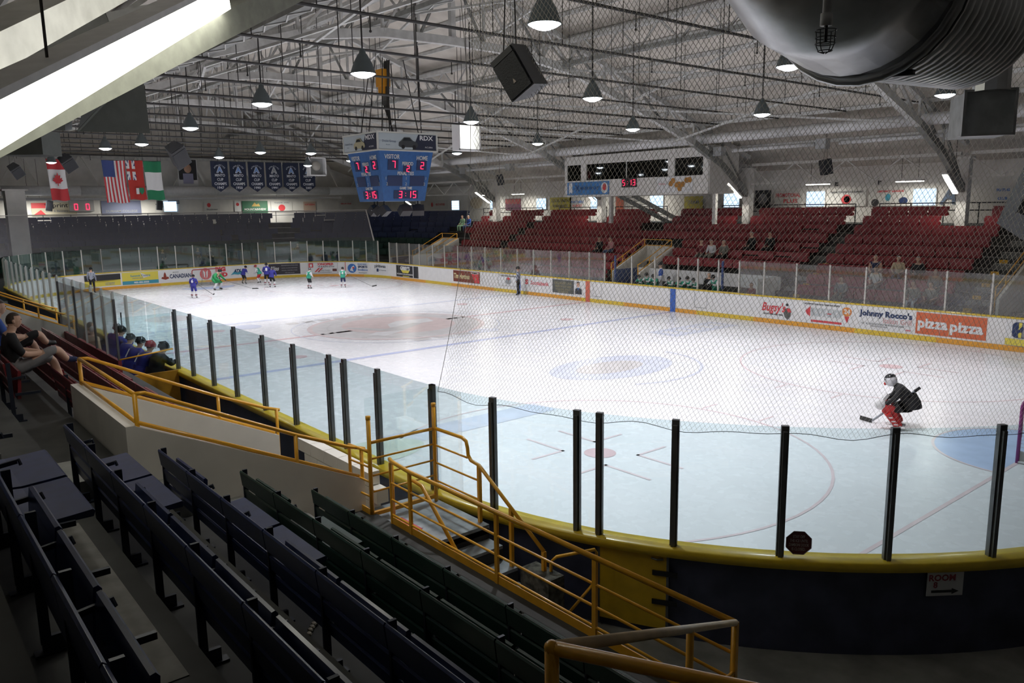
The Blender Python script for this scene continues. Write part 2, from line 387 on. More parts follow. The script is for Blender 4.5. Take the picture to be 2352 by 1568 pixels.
# far end
fe = [PER+q for q in srange(-12.5, -1.2, 1.2)]
glass_run(fe, GLASSD, ALU, .06, 2.75)
glass_run([-1.2+PER, PER]+[PER+1.2*i for i in range(1, 17)], GLASSD, ALU, .06, 2.75)
rs = [20.55, 21.62, 23.3, 24.62, 26.3, 27.7, 29.22, 30.74, 32.16, 33.74, 35.32, 36.78, 38.3, 39.8, 41.36, 42.5]
glass_run(rs, GLASSF, ALU, .055, 2.66)
for s in (44.4, 45.92, 47.36, 48.52, 49.68): post(s, 2.6, ALU, .055, off=2.35 if False else .13)
glass_run([50.8, 52.06, 53.6, 55.08, 56.58, 58.1, 59.56, 61.08, 62.5, 64, 65.5, 67, 68.5], GLASSF, ALU, .06, 2.62)
# ------------------------------------------------------------------ stands: stepped concrete
def OFF(k): return 1.75+.8*k
def ZT(k): return 1.2+.41*k
KTOP = 7; CONC_OFF = 10.3
def step_prof(k0, front):
    P = [(front, -.02), (front, ZT(k0))]
    for k in range(k0+1, KTOP+1): P += [(OFF(k), ZT(k-1)), (OFF(k), ZT(k))]
    P += [(CONC_OFF+.2, ZT(KTOP)), (CONC_OFF+.2, -.02)]
    return P
VOMS = {'L': [(-21.05, -18.3), (-3.0, -.3)], 'R': [(-2.4, -.5), (-21.6, -19.4), (17.6, 19.5)]}
def straight_steps(name, side, x0, x1, k0, front, label):
    cuts = sorted([v for v in VOMS['L' if side > 0 else 'R'] if v[0] > x0 and v[1] < x1]); xs = [x0]
    for a, b in cuts: xs += [a, b]
    xs.append(x1); root = None
    for i in range(len(xs)-1):
        a, b = xs[i], xs[i+1]; cut = i % 2 == 1
        P = step_prof(k0, front)
        if cut:            # inside a vomitory only the treads behind its back wall remain
            P = [(4.0, -.02), (4.0, ZT(2)), (OFF(3), ZT(2)), (OFF(3), ZT(3))]
            for k in range(4, KTOP+1): P += [(OFF(k), ZT(k-1)), (OFF(k), ZT(k))]
            P += [(CONC_OFF+.2, ZT(KTOP)), (CONC_OFF+.2, -.02)]
        m = MB(); n = len(P)
        vs = [(x, side*(HW+o), z) for x in (a, b) for o, z in P]
        m.add(vs, [(j, j+1, n+j+1, n+j) for j in range(n-1)]+[tuple(range(n)), tuple(range(n, 2*n))])
        if root is None: root = struct(name, m, CONCD, label)
        else: obj('step_block', m, CONCD, root)
    return root
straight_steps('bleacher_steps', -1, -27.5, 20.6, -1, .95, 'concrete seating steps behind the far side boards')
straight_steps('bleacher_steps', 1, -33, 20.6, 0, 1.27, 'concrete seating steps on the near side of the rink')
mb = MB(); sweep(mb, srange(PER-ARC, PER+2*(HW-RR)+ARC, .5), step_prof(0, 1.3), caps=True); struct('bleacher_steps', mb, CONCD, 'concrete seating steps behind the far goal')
# pale wear strips on the treads in the foreground section
NEAR = []
# ------------------------------------------------------------------ walls
wo = CONC_OFF
def wall(name, pts, z0, z1, mat, label):
    m = MB(); n = len(pts); m.add([(x, y, z) for x, y in pts for z in (z0, z1)], [(2*i, 2*i+2, 2*i+3, 2*i+1) for i in range(n-1)]); return struct(name, m, mat, label)
YW = HW+wo; XW = HL+wo
w_right = wall('wall_right', [(XW, -YW), (-45, -YW)], 0, 9, WALLW, 'white painted side wall with glass block windows')
w_far = wall('wall_far', [(XW, YW), (XW, -YW)], 0, 12.5, WALLW, 'white painted end wall behind the far stands')
w_left = wall('wall_left', [(-45, YW), (XW, YW)], 0, 9, WALLW, 'white side wall on the near side')
w_near = wall('wall_near', [(-45, -YW), (-45, YW)], 0, 12.5, WALLW, 'end wall behind the camera')
# ------------------------------------------------------------------ roof
ZR, SL = 14.3, .33
def zroof(x, y): return min(ZR-SL*abs(y), 9.6+(XW-x)*SL*1.1, 9.6+(x+45)*SL*1.1)
mb = MB(); nx = [-45+2.1*i for i in range(41)]; ny = [-22.4+1.6*i for i in range(29)]
vs = [(min(x, XW), y, zroof(min(x, XW), y)) for x in nx for y in ny]; k = len(ny)
mb.add(vs, [(i*k+j, i*k+j+1, (i+1)*k+j+1, (i+1)*k+j) for i in range(len(nx)-1) for j in range(k-1)])
roof = struct('ceiling', mb, ROOFM, 'grey brown underside of the pitched roof deck')
for y in [-18.6+1.55*i for i in range(25)]:
    m = MB(); m.beam((-40, y, zroof(0, y)-.1), (26, y, zroof(0, y)-.1), .07, .16); obj('purlin', m, STRUC, roof)
# trusses across the hall
def truss(x, deep=True):
    root = thing('roof_truss', None, None, (x, 0, 0), kind='structure'); root['label'] = 'grey steel roof truss spanning the rink'
    def member(name, a, b, w, h, mat=STRUC):
        m = MB(); m.beam((x, *a), (x, *b), w, h); return obj(name, m, mat, root)
    BC = [(19.3, 5.6), (17.0, 7.1), (14.6, 8.15), (10.2, 9.6), (6.2, 10.8), (3.0, 11.25), (0, 11.3)]
    for sg in (1, -1):
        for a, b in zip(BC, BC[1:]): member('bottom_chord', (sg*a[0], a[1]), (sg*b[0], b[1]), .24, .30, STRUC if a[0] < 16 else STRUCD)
        zt = lambda y: ZR-.35-SL*abs(y)
        member('top_chord', (0, zt(0)), (sg*19.4, zt(19.4)), .2, .2, STRUC)
        ys = [17.0, 14.6, 12.4, 10.2, 8.2, 6.2, 4.6, 3.0, 1.5, 0]
        def zb(y):
            for (y1, z1), (y0, z0) in zip(BC, BC[1:]):
                if y0 <= y <= y1: return z0+(z1-z0)*(y-y0)/(y1-y0)
        for i in range(len(ys)-1):
            a, b = ys[i], ys[i+1]
            member('web_member', (sg*a, zb(a)), (sg*a, zt(a)), .09, .09, STRUC)
            member('web_member', (sg*a, zb(a)), (sg*b, zt(b)), .10, .08, STRUC if i % 2 else STRUCD)
        member('web_member', (sg*19.4, 5.6), (sg*16.6, zt(16.6)), .10, .10, STRUCD)
    member('king_post', (0, 11.3), (0, ZR-.35), .2, .2)
for x in (28.2, 17.2, 6.2, -4.8, -15.7, -26.7): truss(x)
# lattice girders running along the hall
for y, zb in ((9.4, 9.85), (2.3, 11.9), (-5.7, 11.0)):
    root = thing('lattice_girder', None, None, (0, y, zb), kind='structure'); root['label'] = 'laced steel girder running along the roof'
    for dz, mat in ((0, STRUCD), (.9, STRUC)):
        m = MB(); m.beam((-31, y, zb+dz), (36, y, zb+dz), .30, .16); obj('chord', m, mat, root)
    m = MB()
    for i in range(96): m.beam((-31+.7*i, y-.13 if i % 2 else y+.13, zb-.1), (-30.3+.7*i, y+.13 if i % 2 else y-.13, zb-.1), .035, .02)
    tag(obj('lacing', m, STRUC, root), kind='stuff')
    for i in range(34):
        m = MB(); xa = -31+2*i; m.beam((xa, y, zb), (xa+1, y, zb+.9), .06, .06); m.beam((xa+1, y, zb+.9), (xa+2, y, zb), .06, .06); obj('web_member', m, STRUC, root)
# diagonal wind bracing
for x in (-15.7, -4.8, 6.2, 17.2):
    for y in (-13, -9, -2, 5.8):
        m = MB(); m.beam((x, y, 12.4-SL*abs(y)), (x+11, y+3.5, 12.6-SL*abs(y+3.5)), .08, .08)
        m.beam((x, y+3.5, 12.6-SL*abs(y+3.5)), (x+11, y, 12.4-SL*abs(y)), .08, .08)
        tag(obj('wind_brace', m, STRUC), kind='structure', label='crossed steel wind brace under the roof')
# sprinkler branch pipes with hanger rods
for i in range(16):
    x = -18.7+3.25*i; z = 9.0
    root = thing('sprinkler_pipe', None, None, (x, 0, z), kind='structure'); root['label'] = 'dark sprinkler branch pipe hung on rods'
    m = MB(); m.tube([(x, -15.5, z), (x, 12.5, z)], .035 if i < 4 else .045, 6); obj('pipe', m, PIPE, root)
    for j in range(13):
        y = -15+2.15*j; m = MB(); m.tube([(x, y, z-.02), (x, y, min(zroof(x, y), 13.2))], .014, 4); obj('hanger_rod', m, PIPE, root)
        if j % 2: m = MB(); m.tube([(x+.0, y+1, z), (x, y+1, z-.3)], .016, 4); m.sphere((x, y+1, z-.32), .03, 6); obj('sprinkler_head', m, PIPE, root)
# columns, side girders
def column(x, y, z0, z1, w, label):
    m = MB(); m.box((x, y, (z0+z1)/2), (w, w, z1-z0)); m.box((x, y, z1+.05), (w*1.3, w*1.3, .1)); return tag(obj('column', m, WALLW), kind='structure', label=label)
CX = (28.2, 17.2, 6.2, -4.8, -15.7, -26.7)
for x in CX:
    column(x, -19.45, 3.4, 6.9, .42, 'white square column at the back of the far side stands'); column(x, 19.45, 3.4, 6.9, .42, 'white square column at the back of the near side stands')
column(30.2, 10.0, 1.8, 6.6, 1.1, 'wide white pier rising through the far end stands')
for sg in (-1,):
    for a, b in zip(CX, CX[1:]):
        root = thing('side_girder', None, None, (a, sg*19.45, 6.0), kind='structure'); root['label'] = 'white open web girder between columns'
        for z in (6.15, 7.15):
            m = MB(); m.beam((a-.2, sg*19.45, z), (b+.2, sg*19.45, z), .14, .14 if z > 7 else .08); obj('chord', m, WALLW, root)
        n = 8
        for i in range(n):
            x0 = a+(b-a)*i/n; x1 = a+(b-a)*(i+1)/n; z0, z1 = (6.15, 7.15) if i % 2 else (7.15, 6.15)
            m = MB(); m.beam((x0, sg*19.45, z0), (x1, sg*19.45, z1), .06, .06); obj('web_member', m, WALLW, root)
# far end white lattice frame behind the banners
root = thing('end_girder', None, None, (XW-1.2, 0, 6), kind='structure'); root['label'] = 'white open frame along the far end wall'
m = MB(); m.beam((XW-1.2, 20, 6.95), (XW-1.2, -20, 6.95), .16, .12); obj('chord', m, WALLW, root)
for i in range(10):
    y0 = 18-4*i
    m = MB(); m.beam((XW-1.2, y0, 6.95), (XW-1.2, y0-1.4, 9.3), .16, .16); obj('strut', m, WALLW, root)
    m = MB(); m.beam((XW-1.2, y0-2.8, 6.95), (XW-1.2, y0-1.6, 9.3), .16, .16); obj('strut', m, WALLW, root)
m = MB(); m.beam((XW-.6, 20, 9.35), (XW-.6, -20, 9.35), .3, .25); obj('eave_beam', m, STRUC, root)

# glass block windows in the right wall
def window(n, x, z0, z1, w):
    root = struct('window_%d' % n, MB().box((x, -YW+.05, (z0+z1)/2), (w+.08, .06, z1-z0+.08)), WALLW, 'glass block window letting in blue daylight')
    nx_, nz_ = 4, 4
    for i in range(nx_):
        for j in range(nz_):
            m = MB(); cw, ch = w/nx_, (z1-z0)/nz_
            m.box((x-w/2+cw*(i+.5), -YW+.09, z0+ch*(j+.5)), (cw-.02, .05, ch-.02)); obj('glass_block', m, DAY, root)
for i, x in enumerate((26.4, 20.95, 15.2, 9.4, 3.93, -1.8, -7.17, -12.87, -18.5)): window(i+1, x, 4.92, 5.70, 1.05)
m = MB(); m.box((XW-.06, -2.0, 5.55), (.06, 1.0, .8)); struct('window_20', m, DAY, 'small bright window in the far end wall')

# ------------------------------------------------------------------ concourse railings (dark pipe) behind the top rows
RAILM = M('rail_dark', (.05, .055, .06), .5)
def conc_rail(pts, label):
    root = thing('concourse_rail', label, 'railing', (pts[0][0], pts[0][1], ZT(KTOP)), group='dark railings behind the top rows')
    for dz in (.62, .95):
        m = MB(); m.tube([(p[0], p[1], ZT(KTOP)+dz) for p in pts], .03, 6); obj('rail', m, RAILM, root)
    for p in pts:
        m = MB(); m.tube([(p[0], p[1], ZT(KTOP)), (p[0], p[1], ZT(KTOP)+.95)], .028, 6); obj('post', m, RAILM, root)
lab = 'dark pipe railing behind the top row of seats'
for a, b in ((20, 13), (11.2, 6.6), (5.8, 1.5), (-2.5, -10.4), (-11.6, -19)):
    n = max(2, round(abs(a-b)/1.6)); conc_rail([(a+(b-a)*i/n, -HW-8.35) for i in range(n+1)], lab)
for a, b in ((9.3, -6.9), (-8.3, -14)):
    n = round(abs(a-b)/1.9); conc_rail([(HL+8.35, a+(b-a)*i/n) for i in range(n+1)], lab)
# ------------------------------------------------------------------ projection helper (which repeats fall in the photograph)
def px(p):
    d = Vector(p)-CAM; z = d.dot(fw)
    if z < .2: return None
    return 1176+1804.75*d.dot(r2)/z, 784-1804.75*d.dot(u2)/z, z
def in_view(p, mx=160, my=160):
    q = px(p); return q is not None and -mx < q[0] < 2352+mx and -my < q[1] < 1568+my

# ------------------------------------------------------------------ folding seats
SRED = M('seat_red', (.28, .024, .032), .38, var=.12, scale=9, coat=.15); SBLUE = M('seat_blue', (.017, .028, .088), .33, var=.15, scale=9, coat=.2)
SGREEN = M('seat_green', (.006, .033, .022), .33, var=.15, scale=9, coat=.2); SRED_SHADED = M('seat_maroon', (.19, .02, .024), .35, var=.15, scale=9, coat=.15)  # near side red is the far side paint with shade put into its colour
IRON = M('seat_iron', (.02, .025, .04), .4, .3)
SW = .885
def slatbox(m, w, y, z, h, th, tilt, bev=.012):
    R = Matrix.Rotation(tilt, 3, 'X'); hw, hh, ht = w/2, h/2, th/2; b = bev
    prof = [(-ht, -hh+b), (-ht+b, -hh), (ht-b, -hh), (ht, -hh+b), (ht, hh-b), (ht-b, hh), (-ht+b, hh), (-ht, hh-b)]
    vs = [R @ Vector((x, a, c))+Vector((0, y, z)) for x in (-hw, hw) for a, c in prof]
    m.add(vs, [tuple(range(8)), tuple(range(8, 16))[::-1]]+[(i, 8+i, 8+(i+1) % 8, (i+1) % 8) for i in range(8)])
def pan_mesh(down):
    m = MB()
    if down:
        prof = [(-.05, .415), (-.18, .405), (-.34, .415), (-.46, .425), (-.475, .41), (-.46, .375), (-.34, .375), (-.18, .365), (-.05, .375)]
    else:
        prof = [(-.075, .30), (-.095, .46), (-.105, .60), (-.115, .675), (-.135, .68), (-.15, .66), (-.145, .60), (-.135, .46), (-.12, .30)]
    n = len(prof); vs = [(x, a, c) for x in (-.415, .415) for a, c in prof]
    m.add(vs, [tuple(range(n))[::-1], tuple(range(n, 2*n))]+[(i, (i+1) % n, n+(i+1) % n, n+i) for i in range(n)])
    return m
SEATMESH = {}
def seat_meshes(mat):
    k = mat.name
    if k not in SEATMESH:
        a = MB(); slatbox(a, .87, .025, .71, .18, .026, -.12); b = MB(); slatbox(b, .87, -.005, .525, .13, .024, -.10); b2 = MB(); slatbox(b2, .87, -.03, .37, .11, .024, -.08)
        st = MB()
        st.box((-.44, -.01, .43), (.022, .05, .74)); st.box((-.44, -.05, .05), (.03, .12, .10)); st.box((-.44, -.05, .008), (.07, .2, .016)); st.beam((-.44, -.02, .58), (-.44, -.17, .60), .022, .03); st.tube([(-.44, -.15, .60), (-.44, -.18, .61), (-.44, -.19, .57)], .013, 6); st.box((-.44, -.2, .37), (.03, .3, .035))
        SEATMESH[k] = [a.mesh('back_slat_top', mat), b.mesh('back_slat_low', mat), b2.mesh('back_slat_foot', mat), pan_mesh(False).mesh('seat_pan', mat), pan_mesh(True).mesh('seat_pan', mat), st.mesh('standard', IRON)]
        far = MB(); far.box((0, .02, .70), (.86, .03, .2)); far.box((0, -.01, .47), (.86, .03, .13)); far.box((0, -.12, .55), (.83, .04, .34)); SEATMESH[k].append(far.mesh('far_seat', mat))
        far = MB(); far.box((0, .02, .70), (.86, .03, .2)); far.box((0, -.01, .47), (.86, .03, .13)); far.box((0, -.26, .4), (.83, .40, .04)); SEATMESH[k].append(far.mesh('far_seat_open', mat))
    return SEATMESH[k]
def seat_matrix(p, t): return frame(p, t, Vector((-t.y, t.x, 0)))
def near_seat(p, t, mat, down, label, group, last=False):
    me = seat_meshes(mat); root = thing({'seat_green': 'green', 'seat_blue': 'blue'}.get(mat.name, 'red')+'_folding_seat', label, 'seat', group=group)
    inst('back_slat', me[0], root); inst('back_slat', me[1], root); inst('back_slat', me[2], root); inst('seat_pan', me[4] if down else me[3], root); inst('standard', me[5], root)
    if last: inst('standard', me[5], root, Matrix.Translation((.88, 0, 0)))
    M_ = seat_matrix(p, t); root.location = M_.translation; root.rotation_euler = M_.to_euler(); return root
def seat_off(k): return OFF(k)+.65
ROWN = ['the front green row', 'the second green row', 'the first blue row', 'the second blue row', 'the third blue row', 'the fourth blue row']
DOWN = {0: (7,), 1: (1, 6), 2: (1, 2, 6), 3: (0, 1, 8), 4: (1, 2, 6)}
for k in range(0, 6):
    n = 10 if k < 4 else (9 if k == 4 else 3)
    for i in range(n):
        x = -21.95-SW*(i+.5); p = Vector((x, HW+seat_off(k), ZT(k)))
        if (p-CAM).length < 1.2: continue
        mat = SGREEN if k < 2 else SBLUE; down = i in DOWN.get(k, ())
        col = 'green' if k < 2 else 'blue'
        near_seat(p, Vector((1, 0, 0)), mat, down, '%s slatted folding seat with its pan %s in %s' % (col, 'folded down' if down else 'tipped up', ROWN[k]), '%s seats %s, %s' % (col, 'folded down' if down else 'tipped up', ROWN[k]), last=(i == 0))
SEATS = {'red': [], 'maroon': [], 'blue': [], 'green': []}  # maroon key: red seats of the same paint, darkened for near side shade
AISLE_R = [(-11.3, -10.6), (11.6, 12.4), (-19.1, -18.2), (19.4, 20.3)]
def rblocked(x, k):
    for a, b in AISLE_R:
        if a < x+.3 and x-.3 < b: return True
    for a, b in VOMS['R']:
        if k <= 2 and a-.5 < x < b+.5: return True
        if k == 3 and a-.3 < x < b+.3: return True
    if k <= 0 and -10.4 < x < -1.4: return True
    if k <= 1 and -8.7 < x < -1.4 and k < 1: return True
    if k >= 6 and any(abs(x-c) < .8 for c in CX): return True
    if k >= 5 and .0 < x < 2.0: return True
    return False
for k in range(-1, KTOP+1):
    x = 20.0
    while x > -27:
        if not rblocked(x, k): SEATS['red'].append((Vector((x, -HW-seat_off(k), ZT(k))), Vector((-1, 0, 0))))
        x -= SW
for k in range(0, KTOP+1):
    x = -17.6
    while x < 20:
        bl = (k <= 2 and -3.6 < x < .3) or -4.4 < x < -3.4 or (k == 0 and x > -18.5 and False) or (k >= 6 and any(abs(x-c) < .8 for c in CX))
        p = Vector((x, HW+seat_off(k), ZT(k)))
        if not bl and in_view(p): SEATS['maroon'].append((p, Vector((1, 0, 0))))
        x += SW
for k in range(0, KTOP+1):
    s = -ARC
    while s < S_R0-.2:
        o = seat_off(k); r = SW*RR/(RR+o) if (s < 0 or s > 2*(HW-RR)) else SW
        p, t, n = path(s % PER, o, ZT(k))
        if not (11.3 < s < 12.3) and not (-1.9 < s < -.9 and False) and in_view(p) and not (abs(p.x-30.2) < 1 and abs(p.y-10) < 1.2):
            SEATS['green' if k <= 2 else 'blue'].append((p, t))
        s += r
rnd = random.Random(3)
LBL = {'red': ('red folding seat in the rows across the rink', 'red seats across the rink'), 'maroon': ('dark red folding seat in the rows beside the near side boards', 'dark red seats on the near side'),
       'blue': ('blue folding seat in the upper rows of the far end stands', 'blue seats in the far end stands'), 'green': ('dark green folding seat in the lowest rows behind the far goal', 'green seats behind the far goal')}
NM = len(SEATS['maroon']); LIM = {'red': max(60, 300-NM), 'maroon': 300, 'blue': 265, 'green': 250}; SNAME = {'red': 'red_folding_seat', 'maroon': 'red_folding_seat', 'blue': 'blue_folding_seat', 'green': 'green_folding_seat'}
for c, mat in (('red', SRED), ('maroon', SRED_SHADED), ('blue', SBLUE), ('green', SGREEN)):
    L = sorted(SEATS[c], key=lambda q: (q[0]-CAM).length); me = seat_meshes(mat)
    for i, (p, t) in enumerate(L[:LIM[c]]):
        dn = rnd.random() < .06
        if c == 'maroon' and (p-CAM).length < 14:
            near_seat(p, t, mat, rnd.random() < .12, 'dark red slatted folding seat beyond the ramp in the near side rows', 'dark red slatted seats beyond the ramp'); continue
        o = inst(SNAME[c], me[7 if dn else 6], None, seat_matrix(p, t)); tag(o, LBL[c][0], 'seat', LBL[c][1])
    rest = L[LIM[c]:]
    if rest:
        mm = MB(); src = me[6]; vv = [v.co.copy() for v in src.vertices]; ff = [tuple(q.vertices) for q in src.polygons]
        for p, t in rest:
            X = seat_matrix(p, t); mm.add([X @ v for v in vv], ff)
        tag(obj('distant_seats', mm, mat), LBL[c][0].replace('folding seat', 'folding seats, most distant ones,'), 'seat', kind='stuff')

# ------------------------------------------------------------------ aisle half steps and yellow edge plates with row letters
def plates(x, side, k0, k1, letters):
    for i, k in enumerate(range(k0, k1)):
        y = side*(HW+OFF(k)); m = MB(); m.box((x, y-side*.02, ZT(k)-.2), (.30, .02, .26))
        o = tag(obj('row_letter_plate', m, M('plate_yellow', (.8, .45, .03), .5)), 'small yellow row letter plate on an aisle step', 'sign', 'yellow row letter plates')
        if i < len(letters): text(letters[i], .22, PBLACK, o, (x, y-side*.034, ZT(k)-.2), (-side*-1, 0, 0) if side > 0 else (-1, 0, 0), (0, 0, 1))
plates(-18.35, -1, 0, 5, 'CDEFG'); plates(-11.3, -1, 0, 6, 'CDEFGH'); plates(11.9, -1, 1, 6, 'DEFGH')
def half_steps(xc, w, side, k0, k1):
    root = thing('aisle_steps', 'concrete half steps in a seating aisle', 'steps', (xc, side*(HW+OFF(k0)), ZT(k0)), group='aisle half steps')
    for k in range(k0, k1):
        m = MB(); m.box((xc, side*(HW+OFF(k)-.2), ZT(k)-.31), (w, .4, .2)); obj('step', m, CONC, root)
half_steps(-21.5, .8, 1, 1, 6); half_steps(-10.95, 1.1, -1, 0, 7); half_steps(12, 1.1, -1, 0, 7); half_steps(-18.6, 1.0, -1, 0, 7)
# pale patches on the foreground treads
for k, x0, x1 in ((2, -22.9, -24.6), (2, -25.6, -26.6), (3, -24.0, -25.9), (4, -23.6, -26.2), (1, -25.7, -26.6), (1, -27.0, -27.6)):
    m = MB(); m.box(((x0+x1)/2, HW+OFF(k)+.10+(.1 if k > 2 else 0), ZT(k)+.002), (x0-x1, .15, .006)); tag(obj('tread_patch', m, PATCH), kind='structure', label='pale worn strip on a seating tread')
m = MB()
for i in range(7): m.sphere((-24.7-.035*i+rnd.uniform(-.02, .02), HW+OFF(2)+.33+.03*i, ZT(2)+.02), .022, 6, 0, (1.3, 1, .6))
tag(obj('crumpled_wrapper', m, M('wrapper', (.4, .36, .28), .6)), 'crumpled pale wrapper lying on the dark tread between rows', 'litter')

# ------------------------------------------------------------------ vomitories
def vomitory(side, x0, x1, label):
    root = thing('vomitory', label, 'entrance', ((x0+x1)/2, side*15, 0))
    Y = lambda y: side*y
    for x in (x0, x1):
        m = MB(); P = [(13.3, 0), (16.05, 0), (16.05, 2.88), (14.2, 2.04), (13.3, 1.62)]
        m.prism([(y, z) for y, z in P], (x-.05, 0, 0), (0, side, 0), (0, 0, 1), -.10*side if False else .10); obj('side_wall', m, VOMW, root)
        m = MB(); m.tube([(x, Y(16.0), 2.90), (x, Y(14.2), 2.06), (x, Y(13.35), 1.66)], .024, 8); obj('wall_cap', m, YEL, root, True)
        m = MB(); m.tube([(x, Y(16.0), 3.22), (x, Y(15.9), 3.215), (x, Y(14.2), 2.40), (x, Y(13.5), 2.10), (x, Y(13.25), 2.02)], .024, 8); obj('handrail', m, YEL, root, True)
        for y, za, zb in ((16.0, 2.3, 3.22), (14.2, 1.55, 2.40), (13.3, 1.1, 2.04)):
            m = MB(); m.tube([(x, Y(y), za), (x, Y(y), zb)], .026, 8); obj('post', m, YEL, root, True)
    m = MB(); m.box(((x0+x1)/2, Y(16.08), 1.44), (x1-x0+.1, .10, 2.88)); obj('back_wall', m, VOMW, root)
    m = MB(); m.tube([(x0, Y(16.0), 2.90), (x1, Y(16.0), 2.90)], .024, 8); obj('wall_cap', m, YEL, root, True)
    m = MB(); m.tube([(x0, Y(16.0), 3.22), (x1, Y(16.0), 3.22)], .024, 8); obj('handrail', m, YEL, root, True)
    for i in range(5):
        m = MB(); m.box(((x0+x1)/2, Y(13.5+.3*i), .1+.1*i), (x1-x0-.12, .3, .2+.2*i)); obj('step', m, CONC, root)
    return root
vomitory(1, -21.05, -18.3, 'white walled entrance ramp with yellow handrails beside the blue foreground rows')
vomitory(1, -3.0, -.3, 'white walled entrance ramp with yellow handrails beyond the two seated spectators')
vomitory(-1, -2.4, -.5, 'white walled entrance stair with yellow handrails beside the far side bench')
vomitory(-1, -21.6, -19.4, 'entrance stair with yellow handrails beside the lettered aisle')
vomitory(-1, 17.6, 19.5, 'white walled entrance stair with yellow handrails between red and blue seats')
# white block wall closing the front of the near ramp
root = thing('block_wall', 'white painted block wall at the foot of the ramp by the glass', 'wall', (-19.6, 13.0, 0))
for r in range(8):
    for c in range(5):
        x = -20.85+.45*c+(.22 if r % 2 else 0)
        m = MB(); m.box((x, 13.02, .1+.2*r), (.44, .18, .19)); obj('block', m, VOMW, root)

# ------------------------------------------------------------------ foreground railings, landing and stair
yr = 13.28
root = thing('front_railing', 'yellow tubular railing in front of the green seats above the stair', 'railing', (-24.5, yr, 1.2))
m = MB(); m.tube([(-21.62, yr-.1, 1.95), (-21.66, yr-.05, 2.02), (-21.8, yr, 2.03), (-22.2, yr, 2.0), (-26.85, yr, 2.0)], .026, 10); obj('top_rail', m, YEL, root, True)
for z in (1.74, 1.52, 1.32): m = MB(); m.tube([(-21.75, yr, z), (-26.85, yr, z)], .014, 8); obj('mid_rail', m, YEL, root, True)
m = MB(); m.box((-24.3, yr, 1.245), (5.1, .012, .09)); obj('toe_plate', m, YEL, root)
for x in (-21.75, -22.2, -23.9, -25.35, -26.85): m = MB(); m.box((x, yr, 1.52), (.05, .03, .98)) if x not in (-21.75,) else m.tube([(x, yr, 1.2), (x, yr, 2.0)], .02, 8); obj('post', m, YEL, root)
m = MB(); m.tube([(-21.62, yr-.1, 1.95), (-21.62, yr-.1, 1.2)], .024, 8); obj('post', m, YEL, root, True)
A_ = Vector((-26.85, yr, 2.0)); B_ = Vector((-28.24, 16.44, 3.67)); E_ = Vector((-28.72, 16.04, 3.59)); E2 = B_+(E_-B_)*3.2
root = thing('corner_railing', 'thick yellow railing with a mitred corner rising towards the rows', 'railing', (-28.24, 16.44, 2.6))
CREAM = M('rail_worn_top', (.68, .52, .30), .4, var=.1)
m = MB(); m.tube([A_, B_], .025, 12); obj('top_rail', m, CREAM, root, True)
m = MB(); m.tube([B_, E2], .025, 12); obj('top_rail', m, YEL, root, True)
m = MB(); m.tube([B_, B_-Vector((0, 0, 1.3))], .026, 12); m.sphere(B_, .028, 10); obj('post', m, YEL, root, True)
for f in (.42,):
    q = A_+(B_-A_)*f; m = MB(); m.tube([q, q-Vector((0, 0, 1.05))], .024, 10); obj('post', m, YEL, root, True)
m = MB(); m.tube([A_-Vector((0, 0, .42)), A_+(B_-A_)*.5-Vector((0, 0, .5))], .014, 8); obj('mid_rail', m, YEL, root, True)
m = MB(); m.tube([A_, A_-Vector((0, 0, 1.95))], .025, 10); obj('post', m, YEL, root, True)
# landing and stair
GRAT = M('landing_metal', (.33, .35, .37), .45, .3, var=.25, scale=5)
root = thing('landing_stair', 'grey metal landing with steps down beside the boards', 'stairs', (-22.5, 12.75, 0))
m = MB(); m.box((-21.7, 12.75, 1.06), (1.5, .98, .12)); obj('landing', m, GRAT, root)
for i in range(5):
    z = 1.12-.19*(i+1); m = MB(); m.box((-22.58-.29*i, 12.75, z-.02), (.31, .96, .04)); obj('tread', m, GRAT, root)
    m = MB(); m.box((-22.44-.29*i, 12.75, z+.07), (.02, .96, .15)); obj('riser', m, CHAR, root)
m = MB(); m.box((-22.5, 13.24, .5), (3.0, .03, 1.2)); obj('side_panel', m, M('side_panel', (.42, .42, .42), .6, var=.15), root)
m = MB(); m.box((-21.75, 13.05, 1.124), (.5, .12, .004)); obj('red_mark', m, PRED, root)
root = thing('stair_gate', 'yellow barred gate with tall end posts across the landing', 'gate', (-21.31, 12.8, 1.15))
for y in (13.32, 12.31):
    m = MB(); m.tube([(-21.31, y, 1.13), (-21.31, y, 2.52)], .028, 10); m.tube([(-21.31, y, 2.48), (-21.31, y, 2.53)], .033, 10); obj('post', m, YEL, root, True)
for z in (2.17, 1.95, 1.72, 1.5): m = MB(); m.tube([(-21.31, 12.31, z), (-21.31, 13.32, z)], .022 if z > 2 else .014, 8); obj('bar', m, YEL, root, True)
m = MB(); m.beam((-21.31, 12.31, 1.2), (-21.31, 13.32, 1.2), .05, .05); obj('bottom_bar', m, YEL, root)
m = MB(); m.tube([(-20.85, 13.37, 1.15), (-20.85, 13.37, 2.06), (-21.31, 13.34, 2.06)], .024, 8); obj('post', m, YEL, root, True)
for z in (1.85, 1.65, 1.45): m = MB(); m.tube([(-20.85, 13.37, z), (-21.31, 13.34, z)], .014, 8); obj('bar', m, YEL, root, True)
m = MB(); m.box((-21.08, 13.35, 1.22), (.46, .012, .12)); obj('toe_plate', m, YEL, root)
m = MB(); m.box((-21.24, 12.75, 2.0), (.008, 1.15, 1.5)); obj('acrylic_sheet', m, glassmat('acrylic', (.95, .97, .97), .02), root)
root = thing('stair_handrail', 'yellow stepped handrail descending along the glass side of the stair', 'railing', (-22.3, 12.3, 1.1))
y = 12.3
